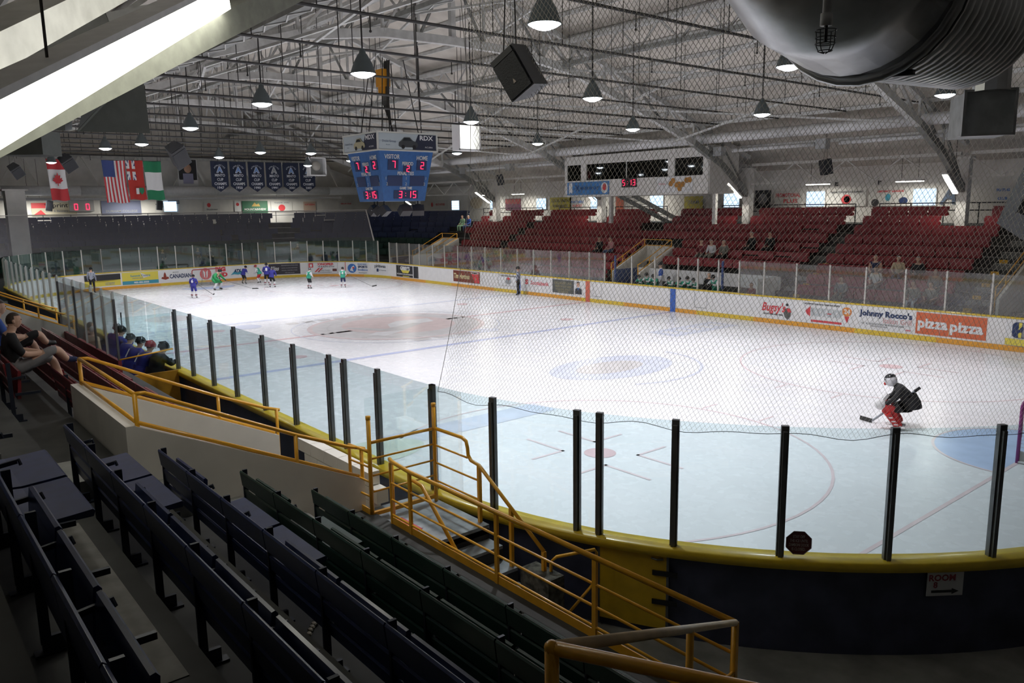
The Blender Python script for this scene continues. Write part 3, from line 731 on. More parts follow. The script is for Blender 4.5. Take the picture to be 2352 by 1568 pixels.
m = MB(); m.tube([(-21.31, y, 2.17), (-21.95, y, 2.18), (-22.04, y, 2.15), (-22.07, y, 2.06), (-22.08, y, 1.97), (-22.14, y, 1.91), (-22.31, y, 1.89), (-23.55, y, 1.14)], .024, 10); obj('top_rail', m, YEL, root, True)
for z in (1.93, 1.68, 1.42): m = MB(); m.tube([(-21.31, y, z), (-22.06 if z > 1.8 else -22.31, y, z)], .014, 8); obj('mid_rail', m, YEL, root, True)
for x, a, b in ((-22.31, 1.1, 1.89), (-22.95, .6, 1.5), (-23.55, .0, 1.14)): m = MB(); m.box((x, y, (a+b)/2), (.045, .045, b-a)); obj('post', m, YEL, root)
m = MB(); m.tube([(-22.15, 13.2, 1.86), (-22.35, 13.2, 1.84), (-23.5, 13.2, .85)], .024, 10); obj('near_rail', m, YEL, root, True)
root = thing('guard_frame', 'small yellow tube frame with a diagonal brace beside the yellow rink gate', 'railing', (-23.8, 12.1, 0))
m = MB(); m.tube([(-23.62, 12.25, 0), (-23.62, 12.25, 1.02), (-23.66, 12.2, 1.08), (-23.85, 11.75, 1.1), (-23.85, 11.72, 1.05), (-23.85, 11.72, 0)], .02, 8); obj('tube_frame', m, YEL, root, True)
m = MB(); m.tube([(-23.62, 12.25, .1), (-23.85, 11.72, .7)], .018, 8); obj('brace', m, YEL, root, True)
m = MB(); m.box((-23.55, 12.33, .45), (.5, .25, .9)); obj('stored_bag', m, M('bag_camo', (.09, .085, .07), .9, var=.6, scale=14), None); 
tag(bpy.data.objects['stored_bag'], 'dark mottled bag standing under the stair railing by the boards', 'bag')
# yellow rink gate in the boards
def sc(x, y): return S_L0-RR*math.radians((math.degrees(math.atan2(y-(HW-RR), x+(HL-RR))) % 360)-90)
g0, g1 = sc(-24.47, 11.15), sc(-23.68, 11.48)
root = thing('rink_gate', 'yellow rink gate in the dark boards beside the stair', 'gate', path((g0+g1)/2, .2)[0])
m = MB(); sweep(m, srange(g0, g1, .2), [(.145, .1), (.185, .1), (.185, 1.08), (.145, 1.08)]); gpan = obj('gate_panel', m, M('gate_yellow', (.62, .40, .02), .4, var=.08), root)
for s in (g0, g1):
    p, t, n = path(s, .17); m = MB(); m.box((p.x, p.y, .58), (.03, .04, 1.1), math.atan2(t.y, t.x)); obj('edge_bar', m, STEEL, root)
for z in (.82, .45):
    p, t, n = path(g0+.03, .2); m = MB(); m.box((p.x, p.y, z), (.3, .02, .06), math.atan2(t.y, t.x)); obj('hinge', m, BLACK, gpan)
p, t, n = path(g0+.12, .2); m = MB(); m.tube([p+Vector((0, 0, 1.0))-t*.07, p+n*.03+Vector((0, 0, 1.0)), p+Vector((0, 0, 1.0))+t*.07], .012, 6); obj('handle', m, STEEL, gpan)
# octagonal sign on the glass, room sign on the boards
s_ = sc(-25.47, 10.39)+.17*(sc(-26.37, 9.62)-sc(-25.47, 10.39)); p, t, n = path(s_, .15, 1.345)
root = thing('stop_sign', 'dark red octagonal notice stuck low on the corner glass', 'sign', p)
oc = [(.138*math.cos(math.radians(22.5+45*i))/.924, .138*math.sin(math.radians(22.5+45*i))/.924) for i in range(8)]
m = MB(); m.prism(oc, p, -t, (0, 0, 1), .008); obj('plate', m, M('sign_maroon', (.10, .02, .025), .5), root)
m = MB(); m.tube([p-t*x*1.0+Vector((0, 0, y))+n*.008 for x, y in oc], .004, 4, closed=True); obj('border', m, M('sign_grey', (.35, .33, .34), .5), root)
for i, w in enumerate(('STAY OFF', 'THE ICE UNTIL', 'ZAMBONI DOOR', 'IS CLOSED.')):
    text(w, .05, M('sign_text', (.42, .38, .38), .5), root, p+n*.011+Vector((0, 0, .075-.05*i)), -t, (0, 0, 1), .9, .0008, width=[.13, .20, .22, .15][i])
p, t, n = path(sc(-26.7, 9.03), .165, .875)
root = thing('room_sign', 'white rectangular room sign with a black arrow on the dark boards', 'sign', p)
m = MB(); m.prism([(-.21, -.14), (.21, -.14), (.21, .14), (-.21, .14)], p, -t, (0, 0, 1), .012); obj('plate', m, M('sign_white', (.62, .62, .63), .5), root)
q = p+n*.015; MAR = M('sign_red_text', (.30, .03, .05), .5)
text('ROOM', .105, MAR, root, q-t*-.04+Vector((0, 0, .075)), -t, (0, 0, 1), 1, .003); text('8', .10, MAR, root, q+t*.115+Vector((0, 0, -.01)), -t, (0, 0, 1), 1, .003)
m = MB(); m.prism([(-.16, -.10), (.08, -.10), (.08, -.12), (.16, -.085), (.08, -.05), (.08, -.07), (-.16, -.07)], q, -t, (0, 0, 1), .003); obj('arrow', m, BLACK, root)
# ------------------------------------------------------------------ high-bay lamps
LSHADE = M('lamp_shade', (.13, .16, .17), .5, .4)
lm = MB(); lm.lathe([(.03, .52), (.06, .50), (.075, .42), (.10, .40), (.20, .22), (.27, .02), (.28, 0), (.262, 0), (.19, .2), (.09, .37)], n=20); LME = lm.mesh('reflector', LSHADE)
ld = MB(); ld.lathe([(.001, -.085), (.10, -.075), (.20, -.035), (.262, .004)], n=20); LDE = ld.mesh('lens', LAMP)  # deep bulge widens the bright lens to stand in for bloom
POS = [(-20.3, 9.3), (-14.55, 9.35), (-8.7, 9.2), (-1.3, 8.75), (6.5, 8.3), (9.7, 9.0), (21.9, 9.1), (-20.4, 2.4), (-14.5, 2.35), (-8.0, 1.6), (9.05, 2.06), (13.5, 2.55), (8.5, -.4), (20.8, 2.1),
       (-20.4, -5.4), (-14.8, -5.2), (-9.1, -5.3), (-2.0, -6.7), (5.1, -7.2), (13.4, -5.3), (19.3, -5.3)]
for i, (x, y) in enumerate(POS):
    root = thing('high_bay_lamp', 'bell shaped high bay lamp hanging over the ice', 'lamp', (x, y, 8.0), group='high bay lamps over the ice')
    o = inst('reflector', LME, root, Matrix.Translation((x, y, 8.0))); smooth(o); inst('lens', LDE, o, Matrix.Translation((x, y, 8.0)))
    m = MB(); m.tube([(x, y, 8.5), (x, y, min(zroof(x, y)-.12, 11.2))], .02, 6); obj('stem', m, PIPE, root)
    L = bpy.data.lights.new('lamp_light', 'SPOT'); L.energy = LAMP_W; L.spot_size = math.radians(144); L.spot_blend = 1; L.shadow_soft_size = .22; L.color = (.96, .955, 1)
    lo = bpy.data.objects.new('lamp_light', L); COL.objects.link(lo); lo.location = (x, y, 7.88); attach(lo, root)
# fluorescent fixtures on the knee chords and under the side girders
def tube_fix(a, b, w, label, watts, group='fluorescent fixtures in the stands', cat='lamp', hang=9, thick=.05):
    a = Vector(a); b = Vector(b); d = (b-a).normalized(); side = d.cross(Vector((0, 0, 1))).normalized(); nn = side.cross(d)
    root = thing('fluorescent_fixture', label, cat, (a+b)/2, group=group)
    m = MB(); m.beam(a, b, w, .06); obj('housing', m, DUCTW, root)
    if hang:
        m = MB()
        for q in (a.lerp(b, .2), a.lerp(b, .8)): m.tube([q, (q.x, q.y, min(hang, zroof(q.x, q.y)))], .012, 5)
        obj('hanger_rod', m, PIPE, root)
    m = MB(); off = -nn*.05 if nn.z > 0 else nn*.05; m.beam(a+d*.03+off*thick/.05, b-d*.03+off*thick/.05, w*.8, thick); obj('diffuser', m, TUBE, root)
    L = bpy.data.lights.new('tube_light', 'AREA'); L.shape = 'RECTANGLE'; L.size = (b-a).length; L.size_y = w*.8; L.energy = watts; L.color = (1, .97, .88)
    lo = bpy.data.objects.new('tube_light', L); COL.objects.link(lo)
    z = nn if nn.z > 0 else -nn; lo.matrix_world = frame((a+b)/2-z*(.04+thick*1.6), d, z.cross(d)); attach(lo, root); return root
for x in CX[:-1]:
    tube_fix((x+.1, -18.9, 5.45), (x+.1, -17.6, 6.25), .26, 'slanted fluorescent fixture on a brace beside a column', TUBE_W)
for x in (20.5, 16.4, 9.5, 4.0, -8.0, -12.7): tube_fix((x+.65, -20.9, 6.1), (x-.65, -20.9, 6.1), .3, 'level fluorescent fixture under the side ceiling', TUBE_W)
for y in (8.0, 1.0, -10.6): tube_fix((XW-2.2, y+.6, 6.25), (XW-2.2, y-.6, 6.25), .3, 'level fluorescent fixture over the far end walkway', TUBE_W*4)
# ------------------------------------------------------------------ scoreboard
def seg_digit(ch, h, w):
    S7 = {'0': 'abcdef', '1': 'bc', '2': 'abged', '3': 'abgcd', '5': 'afgcd', '6': 'afgedc', '7': 'abc', '8': 'abcdefg', '9': 'abcdfg'}
    t = h*.11; q = {'a': (0, h/2, w, t), 'g': (0, 0, w, t), 'd': (0, -h/2, w, t), 'f': (-w/2, h/4, t, h/2), 'b': (w/2, h/4, t, h/2), 'e': (-w/2, -h/4, t, h/2), 'c': (w/2, -h/4, t, h/2)}
    return [q[c] for c in S7.get(ch, '')]
def led(s, h, root, o, ax, ay, name='led_digits'):
    o = Vector(o); ax = Vector(ax).normalized(); ay = Vector(ay).normalized(); w = h*.5; x = -(len(s)-1)*h*.47; nn = ax.cross(ay).normalized()
    for ch in s:
        m = MB()
        if ch == ':':
            for dy in (-.2, .2): m.prism([(-.04*h, -.04*h), (.04*h, -.04*h), (.04*h, .04*h), (-.04*h, .04*h)], o+ax*x+ay*dy*h, ax, ay, .01)
        else:
            for cx, cy, sx, sy in seg_digit(ch, h, w): m.prism([(cx-sx/2, cy-sy/2), (cx+sx/2, cy-sy/2), (cx+sx/2, cy+sy/2), (cx-sx/2, cy+sy/2)], o+ax*x, ax, ay, .01)
        obj(name, m, LED, root); x += h*.95*(.7 if ch == ':' else 1)
sb = thing('scoreboard', 'blue four sided scoreboard with red digits hanging over centre ice', 'scoreboard', (0, 0, 5.45))
zb, zt, hb, ht = 5.45, 7.5, 1.02, 1.32
SBB = M('scoreboard_blue', (.035, .12, .32), .4, var=.08); SBD = M('scoreboard_dark', (.02, .035, .10), .4)
m = MB(); m.add([(x*h, y*h, z) for h, z in ((hb, zb), (ht, zt)) for x, y in ((-1, -1), (1, -1), (1, 1), (-1, 1))], [(0, 1, 2, 3), (7, 6, 5, 4), (0, 4, 5, 1), (1, 5, 6, 2), (2, 6, 7, 3), (3, 7, 4, 0)]); obj('body', m, SBB, sb)
m = MB(); m.box((0, 0, 7.86), (2.9, 2.9, .70)); obj('header_box', m, M('header_grey', (.5, .52, .52), .5), sb)
m = MB()
for a in (-1.44, 1.44):
    for b in (-1.44, 1.44): m.box((a, b, 7.86), (.06, .06, .74))
for z in (7.5, 8.22):
    for a in (-1.45, 1.45): m.box((a, 0, z), (.06, 2.94, .05)); m.box((0, a, z), (2.94, .06, .05))
obj('header_frame', m, M('frame_pale', (.6, .6, .55), .5), sb)
CARB = M('car_dark', (.05, .055, .06), .35); CARC = M('car_beige', (.42, .38, .24), .4); CWIN = M('car_window', (.02, .025, .03), .2)
for face in range(4):
    nn = [Vector((-1, 0, 0)), Vector((0, 1, 0)), Vector((1, 0, 0)), Vector((0, -1, 0))][face]; ax = -nn.cross(Vector((0, 0, 1))); UP = Vector((0, 0, 1))
    lean = (ht-hb)/(zt-zb); ay = (UP+nn*lean).normalized()
    def P(u, v): h = hb+(ht-hb)*(v-zb)/(zt-zb); return nn*(h+.012)+ax*u*h/1.2+UP*v
    for wd, u, v, hh in (('VISITOR', -.66, 7.25, .25), ('HOME', .72, 7.22, .25), ('PERIOD', .06, 6.98, .2), ('PENAL TIES', -.02, 6.58, .2), ('GAME TIME', .02, 5.98, .15)):
        text(wd, hh, M('score_text', (.62, .62, .58), .5), sb, P(u, v)+nn*.01, ax, ay, .8, .004)
    for u, v, w, h in ((-.62, 6.93, .5, .42), (.74, 6.93, .5, .42), (.06, 6.78, .4, .3), (-.55, 6.28, .72, .42), (.6, 6.28, .72, .42), (.05, 5.72, 1.2, .34)):
        m = MB(); m.prism([(-w/2, -h/2), (w/2, -h/2), (w/2, h/2), (-w/2, h/2)], P(u, v), ax, ay, .008); obj('digit_panel', m, SBD, sb)
    led('7', .27, sb, P(-.6, 6.94)+nn*.02, ax, ay); led('2', .27, sb, P(.76, 6.92)+nn*.02, ax, ay); led('2', .22, sb, P(.08, 6.78)+nn*.02, ax, ay); led('3:15', .27, sb, P(.16, 5.72)+nn*.02, ax, ay)
    for u, v, wd in ((-1.0, 6.38, '1'), (-.96, 6.15, '2'), (.02, 6.38, '1'), (.02, 6.15, '2'), (1.04, 6.38, '1'), (1.0, 6.15, '2')): text(wd, .17, M('score_text2', (.5, .5, .42), .5), sb, P(u, v)+nn*.012, ax, ay)
    o = nn*1.455+UP*7.86
    m = MB(); m.prism([(-1.38, -.31), (.55, -.31), (.55, .31), (-1.38, .31)], o, ax, UP, .006); obj('ad_left', m, M('ad_paleblue', (.46, .52, .55), .5), sb)
    m = MB(); m.prism([(.2, -.31), (1.38, -.31), (1.38, .31), (.5, .31)], o, ax, UP, .012); obj('ad_right', m, M('ad_navy', (.02, .025, .05), .5), sb)
    body = [(-.42, -.12), (-.40, .02), (-.28, .08), (-.16, .22), (.12, .23), (.28, .09), (.48, .03), (.52, -.10), (.44, -.17), (-.36, -.17)]
    q = o+nn*.02+ax*(-.05)+UP*(-.05); m = MB(); m.prism(body, q, ax, UP, .012); cp = obj('car_picture', m, CARB if face % 2 == 0 else CARC, sb)
    m = MB(); m.prism([(-.22, .09), (-.13, .2), (.1, .2), (.2, .09)], q+nn*.014, ax, UP, .004); obj('car_windows', m, CWIN, cp)
    for u in (-.22, .32): m = MB(); m.prism([(.085*math.cos(a), .085*math.sin(a)) for a in [k*math.pi/6 for k in range(12)]], q+nn*.014+ax*u+UP*-.16, ax, UP, .006); obj('car_wheel', m, BLACK, cp)
    text('RDX' if face % 2 == 0 else 'MDX', .26, PWHITE, sb, o+nn*.03+ax*.88+UP*.17, ax, UP, 1.25, .006); text('ACURA', .09, PWHITE, sb, o+nn*.03+ax*1.0+UP*-.2, ax, UP, 1.3)
    text('DealerGroup', .12, PNAVY, sb, o+nn*.02+ax*-.92+UP*.0, ax, UP); text('Acura', .08, PNAVY, sb, o+nn*.02+ax*-.98+UP*-.14, ax, UP)
for a, b in ((-1, -1), (1, -1), (1, 1), (-1, 1), (.4, .9), (-.5, .3)):
    m = MB(); m.tube([(a*.9, b*.9, 8.2), (a*.5, b*.5, 11.3)], .022, 5); obj('hoist_cable', m, PIPE, sb)
for a in range(5):
    m = MB(); m.tube([(.1*a-.2, -.1*a, 8.2), (.12*a-.2, .1, 9.6), (.1*a-.2, 0, 11.3)], .03, 5); obj('cable', m, PIPE, sb)
m = MB(); m.box((.2, .1, 10.6), (.5, .4, .7)); m.box((.2, .1, 10.1), (.35, .3, .3)); tag(obj('chain_hoist', m, M('hoist_orange', (.75, .33, .02), .5)), 'orange chain hoist above the scoreboard', 'hoist')
# spot/loudspeaker cluster under the scoreboard
for x, y, rz in ((-.75, .85, .6), (-.85, -.1, 0), (-.2, .85, 1.0), (.5, .6, .3), (-.8, -.8, -.5)):
    root = thing('hanging_speaker', 'small black loudspeaker hung under the scoreboard', 'speaker', (x, y, 5.1), group='black loudspeakers under the scoreboard')
    m = MB(); m.tube([(x, y, 5.45), (x, y, 5.2)], .03, 6); obj('bracket', m, BLACK, root)
    R = Matrix.Rotation(rz, 3, 'Z') @ Matrix.Rotation(.7, 3, 'Y'); m = MB(); m.box((x, y, 5.05), (.34, .5, .34), mat=R); obj('cabinet', m, CHAR, root)
    m = MB(); m.lathe([(.05, 0), (.2, .18), (.21, .2)], (x, y, 5.05), 10, 0, R); obj('horn', m, BLACK, root)

# ------------------------------------------------------------------ banners and flags over the far end
BNAVY = M('banner_navy', (.012, .02, .05), .7); BTXT = M('banner_white', (.62, .64, .68), .6); BBLUE = M('banner_blue', (.16, .28, .58), .6)
xb_ = 28.0
for i, yr_ in enumerate(('1947', '1950', '1990', '1991', '2001', '2003')):
    y0 = -1.95-1.36*i; w = 1.24; zt_ = 8.66; h = 1.75
    root = thing('champion_banner', 'navy champions banner, %s from the portrait poster' % ['first', 'second', 'third', 'fourth', 'fifth', 'sixth and last'][i], 'banner', (xb_, y0-w/2, zt_))
    cx = Vector((xb_, y0-w/2, 0)); ax = Vector((0, -1, 0)); UP = Vector((0, 0, 1)); nn = ax.cross(UP)
    m = MB(); n = 8; vs = []; fs = []
    for a in range(n+1):
        u = -w/2+w*a/n; d = .03*math.sin(a*1.3+i)
        for v in (zt_, zt_-h*.5, zt_-h-.42*(1-abs(u)/(w/2))): vs.append(cx+ax*u+UP*v+nn*d)
    for a in range(n):
        for b in range(2): fs.append((a*3+b, a*3+3+b, a*3+4+b, a*3+1+b))
    m.add(vs, fs); obj('cloth', m, BNAVY, root, True)
    m = MB(); m.tube([cx+ax*(-w/2)+UP*zt_, cx+ax*(w/2)+UP*zt_], .02, 6); obj('hanging_rod', m, PIPE, root)
    m = MB(); m.tube([cx+ax*(-w*.4)+UP*zt_, cx+ax*(-w*.4)+UP*11.5], .008, 4); m.tube([cx+ax*(w*.4)+UP*zt_, cx+ax*(w*.4)+UP*11.5], .008, 4); obj('cable', m, PIPE, root)
    for v, s_, wd, sz in ((8.36, None, 'ATHLETICS', .14), (7.66, None, 'MINTO', .27), (7.36, None, 'CUP', .27), (7.06, None, 'CHAMPS', .27), (6.78, None, yr_, .25)):
        if wd == 'ATHLETICS':
            for j, ch in enumerate(wd):
                a = math.radians(62-15.5*j); text(ch, .13, BTXT, root, cx+nn*.06+ax*(math.sin(-a)*.40)+UP*(8.02+.36*math.cos(a)), ax*math.cos(a)+UP*math.sin(a), UP*math.cos(a)-ax*math.sin(a), 1, .004)
        else: text(wd, sz, BTXT, root, cx+nn*.06+UP*v, ax, UP, .95, .006, width={'MINTO': .72, 'CUP': .45, 'CHAMPS': .88}.get(wd, .48))
    text('A', .52, BTXT, root, cx+nn*.055+UP*8.05, ax, UP, 1, .05); text('A', .5, BBLUE if yr_ != '1991' else PGREY, root, cx+nn*.065+UP*8.05, ax, UP, 1, .02)
def flag(name, label, y0, y1, z0, z1, painter, x=28.0, skew=-.12):
    root = thing('hanging_flag', label, 'flag', (x, (y0+y1)/2, z1)); nu, nv = 26, 28; cells = {}
    def pt(u, v): return Vector((x-.05*math.sin(u*9+v*3), y0+(y1-y0)*u*(1-.04*math.sin(v*3))+skew*v, z1-(z1-z0)*v+.04*math.sin(u*7)*v))
    for i in range(nu):
        for j in range(nv): cells.setdefault(painter((i+.5)/nu, (j+.5)/nv), []).append((i, j))
    for key, L in cells.items():
        m = MB(); mat = key[0] if isinstance(key, tuple) else key
        for i, j in L: m.add([pt(i/nu, j/nv), pt((i+1)/nu, j/nv), pt((i+1)/nu, (j+1)/nv), pt(i/nu, (j+1)/nv)], [(0, 1, 2, 3)])
        obj('cloth_field', m, MATS[mat], root, True)
    m = MB(); m.tube([pt(0, 0), pt(0, 0)+Vector((0, 0, 2.6))], .008, 4); m.tube([pt(1, 0), pt(1, 0)+Vector((0, 0, 2.6))], .008, 4); obj('cable', m, PIPE, root)
    m = MB(); m.tube([pt(0, 0), pt(1, 0)], .018, 5); obj('hanging_rod', m, PIPE, root)
    return root, pt
M('flag_red', (.60, .05, .06), .7); M('flag_white', (.78, .78, .78), .7); M('flag_blue', (.05, .08, .25), .7); M('flag_green', (.02, .22, .10), .7); M('flag_scarlet', (.52, .04, .03), .7)
r_, pt = flag('a', 'vertical red and white flag with a leaf hanging over the far end', 8.36, 7.32, 5.95, 8.55, lambda u, v: ('flag_white', 0) if .25 < v < .72 else ('flag_red', v > .5))
m = MB(); L = [(0, .42), (.05, .2), (.15, .26), (.12, .06), (.24, .1), (.2, 0), (.28, -.05), (.12, -.18), (.14, -.24), (.02, -.22), (.02, -.36)]
L = L+[(-a, b) for a, b in L[::-1][:-1]]; c = pt(.5, .49)
for side_ in (1,): m.prism([(b*1.3, -a*1.3) if False else (a*1.1, b*1.1) for a, b in L], c+Vector((-.08, 0, 0)), (0, -1, 0), (0, 0, 1), .01)
obj('leaf', m, MATS['flag_red'], r_)
flag('b', 'vertical striped flag with a blue starred canton hanging over the far end', 5.15, 3.72, 5.78, 8.55, lambda u, v: 'flag_blue' if (u < .53 and v < .40) else (('flag_red' if int(u*13) % 2 == 0 else 'flag_white'), int(u*13)))
r_, pt = flag('c', 'red ensign with a union canton and a shield hanging over the far end', 3.69, 2.6, 5.97, 8.58, lambda u, v: 'flag_scarlet' if not (u < .55 and v < .5) else ('flag_scarlet' if abs(u-.27) < .06 or abs(v-.25) < .05 else (('flag_white', u < .27, v < .25) if abs(u-.27) < .12 or abs(v-.25) < .09 or abs((u/.55)-(v/.5)) < .12 or abs((u/.55)+(v/.5)-1) < .12 else ('flag_blue', u < .27, v < .25, (u/.55-.5)**2 > (v/.5-.5)**2))))
m = MB(); c = pt(.6, .77)+Vector((-.08, 0, 0)); m.prism([(-.02, .22), (.28, .22), (.28, -.05), (.13, -.24), (-.02, -.05)], c, (0, -1, 0), (0, 0, 1), .01); obj('shield', m, MATS['flag_green'], r_)
m = MB(); m.prism([(-.22, .2), (-.04, .2), (-.04, -.2), (-.22, -.2)], c, (0, -1, 0), (0, 0, 1), .01); obj('shield_cross', m, MATS['flag_white'], r_)
flag('d', 'green and white banded flag hanging beside the red ensign', 2.56, 1.42, 5.95, 8.55, lambda u, v: ('flag_green', v > .5) if v < .27 or v > .74 else ('flag_white', 0))
# poster on the far wall
root = thing('portrait_poster', 'framed portrait poster hung above the far end stands', 'poster', (XW-1.6, -2.6, 6.9)); py0, py1 = -2.35, -3.9
m = MB(); m.box((XW-1.6, (py0+py1)/2, 8.05), (.06, 1.55, 2.5)); obj('frame', m, PWHITE, root)
m = MB(); m.tube([(XW-1.6, -2.6, 9.3), (XW-1.6, -2.6, 9.9)], .01, 4); obj('cable', m, PIPE, root)
m = MB(); m.box((XW-1.64, (py0+py1)/2, 8.45), (.03, 1.4, 1.6)); obj('dark_field', m, PBLACK, root); m = MB(); m.box((XW-1.64, (py0+py1)/2, 7.3), (.03, 1.4, .85)); obj('pale_field', m, PWHITE, root)
m = MB(); m.sphere((XW-1.66, (py0+py1)/2, 8.55), .3, 12, 0, (.15, 1, 1.2)); obj('face', m, SKIN, root); m = MB(); m.box((XW-1.66, (py0+py1)/2, 7.75), (.03, .8, .8)); obj('robe', m, M('robe', (.35, .35, .5), .6), root)
# ------------------------------------------------------------------ loudspeaker cabinets
def cabinet(p, size, rx, rz, label, strap=0, logo=False):
    p = Vector(p); R = rz if isinstance(rz, Matrix) else Matrix.Rotation(rz, 3, 'Z') @ Matrix.Rotation(rx[0], 3, 'X') @ Matrix.Rotation(rx[1], 3, 'Y'); w, d, h = size
    root = thing('loudspeaker', label, 'speaker', p)
    m = MB(); P_ = [(-w/2, -d/2), (w/2, -d/2), (w*.36, d/2), (-w*.36, d/2)]
    vs = [R @ Vector((x, y, z))+p for z in (-h/2, h/2) for x, y in P_]; m.add(vs, [(3, 2, 1, 0), (4, 5, 6, 7), (0, 1, 5, 4), (1, 2, 6, 5), (2, 3, 7, 6), (3, 0, 4, 7)]); obj('cabinet', m, M('speaker_box', (.045, .05, .06), .45), root)
    m = MB(); m.box(p+R @ Vector((0, -d/2-.012, -.06*h)), (w*.93, .03, h*.8), mat=R); obj('grille', m, M('speaker_grille', (.008, .009, .013), .5, bump=.3, scale=60), root)
    m = MB(); m.box(p+R @ Vector((0, -d/2-.01, .42*h)), (w*.9, .025, h*.12), mat=R); obj('horn_trim', m, BLACK, root)
    if logo: m = MB(); m.prism([(-.02, -.02), (.02, -.02), (0, .03)], p+R @ Vector((0, -d/2-.03, -.18*h)), R @ Vector((1, 0, 0)), R @ Vector((0, 0, 1)), .004); obj('badge', m, M('badge', (.6, .5, .42), .5), root)
    if strap:
        m = MB(); strap = zroof(p.x, p.y)-p.z-.05
        for q in (-.3, .3): m.tube([p+R @ Vector((q*w, 0, h/2)), p+Vector((.2*q, .1, strap))], .008, 5)
        obj('suspension_cable', m, PIPE, root)
    if not strap:
        m = MB(); m.beam(p, (XW-.02, p.y, p.z+.1), .06, .06); obj('wall_bracket', m, BLACK, root)
    return root
_e = r2*.87+u2*.49; _W = _e*.75-fw*.66; _D = _e*.66+fw*.75; _U = _W.cross(_D)
cabinet(tuple(CAM+(fw+r2*(1196-1176)/1804.75-u2*(166-784)/1804.75)*8.7), (.36, .34, .50), (0, 0), Matrix((_W, _D, _U)).transposed(), 'large black loudspeaker hung over the near corner glass', 2.4, True)
cabinet((9.0, 6.1, 7.75), (.75, .6, 1.1), (.5, -.7), -1.2, 'black loudspeaker hung under a lamp over the far half of the ice', 2.0)
cabinet((24, 7.9, 8.1), (.75, .6, .9), (.5, -.7), -1.2, 'black loudspeaker hung between the two tricolour flags', 1.0)
cabinet((24, 10.6, 7.6), (.6, .5, .75), (.5, -.7), -1.2, 'black loudspeaker hung left of the leaf flag', 1.6)
cabinet((16, 13.0, 7.2), (.6, .5, .75), (.5, -.7), -1.2, 'black loudspeaker high over the near side stands', 1.8)
cabinet((11.5, -15.3, 6.9), (.5, .4, .7), (.2, 0), 2.6, 'black loudspeaker hung beside the press box', 1.5)
cabinet((-10.6, -17.0, 6.75), (.5, .4, .7), (.2, 0), 2.6, 'black loudspeaker hung over the lettered aisle rows', 1.5)
cabinet((25.5, -15.0, 6.6), (.5, .4, .6), (.3, 0), -2.4, 'black loudspeaker beside the scoreboard side wall', 1.5)
cabinet((XW-1.6, 7.0, 5.7), (.45, .35, .75), (.1, .15), -1.5, 'black loudspeaker on the far end wall under the small red score display')
cabinet((XW-.9, -.9, 5.65), (.45, .35, .75), (.1, .1), -1.5, 'black loudspeaker on the far end wall beside the small bright window')
cabinet(tuple(CAM+(fw+r2*(2385-1176)/1804.75-u2*(455-784)/1804.75)*8.5), (.5, .42, .75), (.5, .4), -.9, 'black loudspeaker at the edge of the duct corner', 2.0)
# square framed dome speakers; the bright one's glow is added as emission
GLOW = emitmat('box_glow', (1, 1, .93), 1.6)
def framed_speaker(x, y, z, lit, label):
    root = thing('reflector_box', label, 'lamp', (x, y, z)); ax = Vector((-.77, -.637, 0)) if False else Vector((.0, -1, 0)); c = Vector((x, y, z))
    for dy, dz, sy, sz in ((.62, 0, .08, 1.3), (-.62, 0, .08, 1.3), (0, .62, 1.3, .08), (0, -.62, 1.3, .08)): m = MB(); m.box(c+Vector((0, dy, dz)), (.55, sy, sz)); obj('frame_side', m, PWHITE, root)
    m = MB(); m.box(c+Vector((.25, 0, 0)), (.04, 1.2, 1.2)); obj('back_panel', m, GLOW if lit else M('panel_grey', (.4, .41, .4), .6), root)
    m = MB(); m.sphere(c+Vector((.05, 0, .05)), .36, 14, 0, (.6, 1, 1)); obj('dome', m, LAMP if False else (GLOW if lit else M('dome_grey', (.45, .43, .38), .5)), root, True)
    m = MB(); m.tube([c+Vector((0, 0, .65)), c+Vector((0, 0, 2.2))], .02, 6); obj('stem', m, PIPE, root)
framed_speaker(1.5, -5.2, 8.5, True, 'bright lit square reflector box hung right of the scoreboard')
framed_speaker(24.0, -8.2, 8.2, False, 'unlit square framed box with a dome hung right of the banners')

# ------------------------------------------------------------------ ducts
root = thing('air_duct', 'long pale round air duct along the far side stands', 'duct', (0, -15.4, 8.3))
for a in range(9):
    x0 = 24-5.6*a; m = MB(); m.tube([(x0, -15.4, 8.35), (x0-5.57, -15.4, 8.35)], .24, 14); obj('duct_section', m, DUCTW, root, True)
for a in range(8):
    x0 = 22-5.6*a; m = MB(); m.tube([(x0, -16.2, 7.75), (x0-4.4, -16.2, 7.75)], .10, 10); o = tag(obj('heater_tube', m, DUCTW, None, True), 'thin white radiant heater tube under the long duct', 'heater', 'radiant heater tubes')
    m = MB(); m.box((x0-4.8, -16.2, 7.75), (.5, .4, .45)); tag(obj('heater_box', m, M('heater_grey', (.45, .46, .46), .5)), 'grey burner box at the end of a radiant heater tube', 'heater', 'radiant heater boxes')
root = thing('end_duct', 'broad pale round air duct along the far end wall', 'duct', (XW-2.5, 0, 6.9))
for a in range(8):
    y0 = 20-5*a; m = MB(); m.tube([(XW-2.6, y0, 6.75), (XW-2.6, y0-4.97, 6.75)], .36, 14); obj('duct_section', m, DUCTW, root, True)
m = MB(); m.tube([(XW-3.0, 20, 6.15), (XW-3.0, -16, 6.15)], .09, 8); tag(obj('heater_tube', m, DUCTW, None, True), 'thin white heater tube below the far end duct', 'heater')
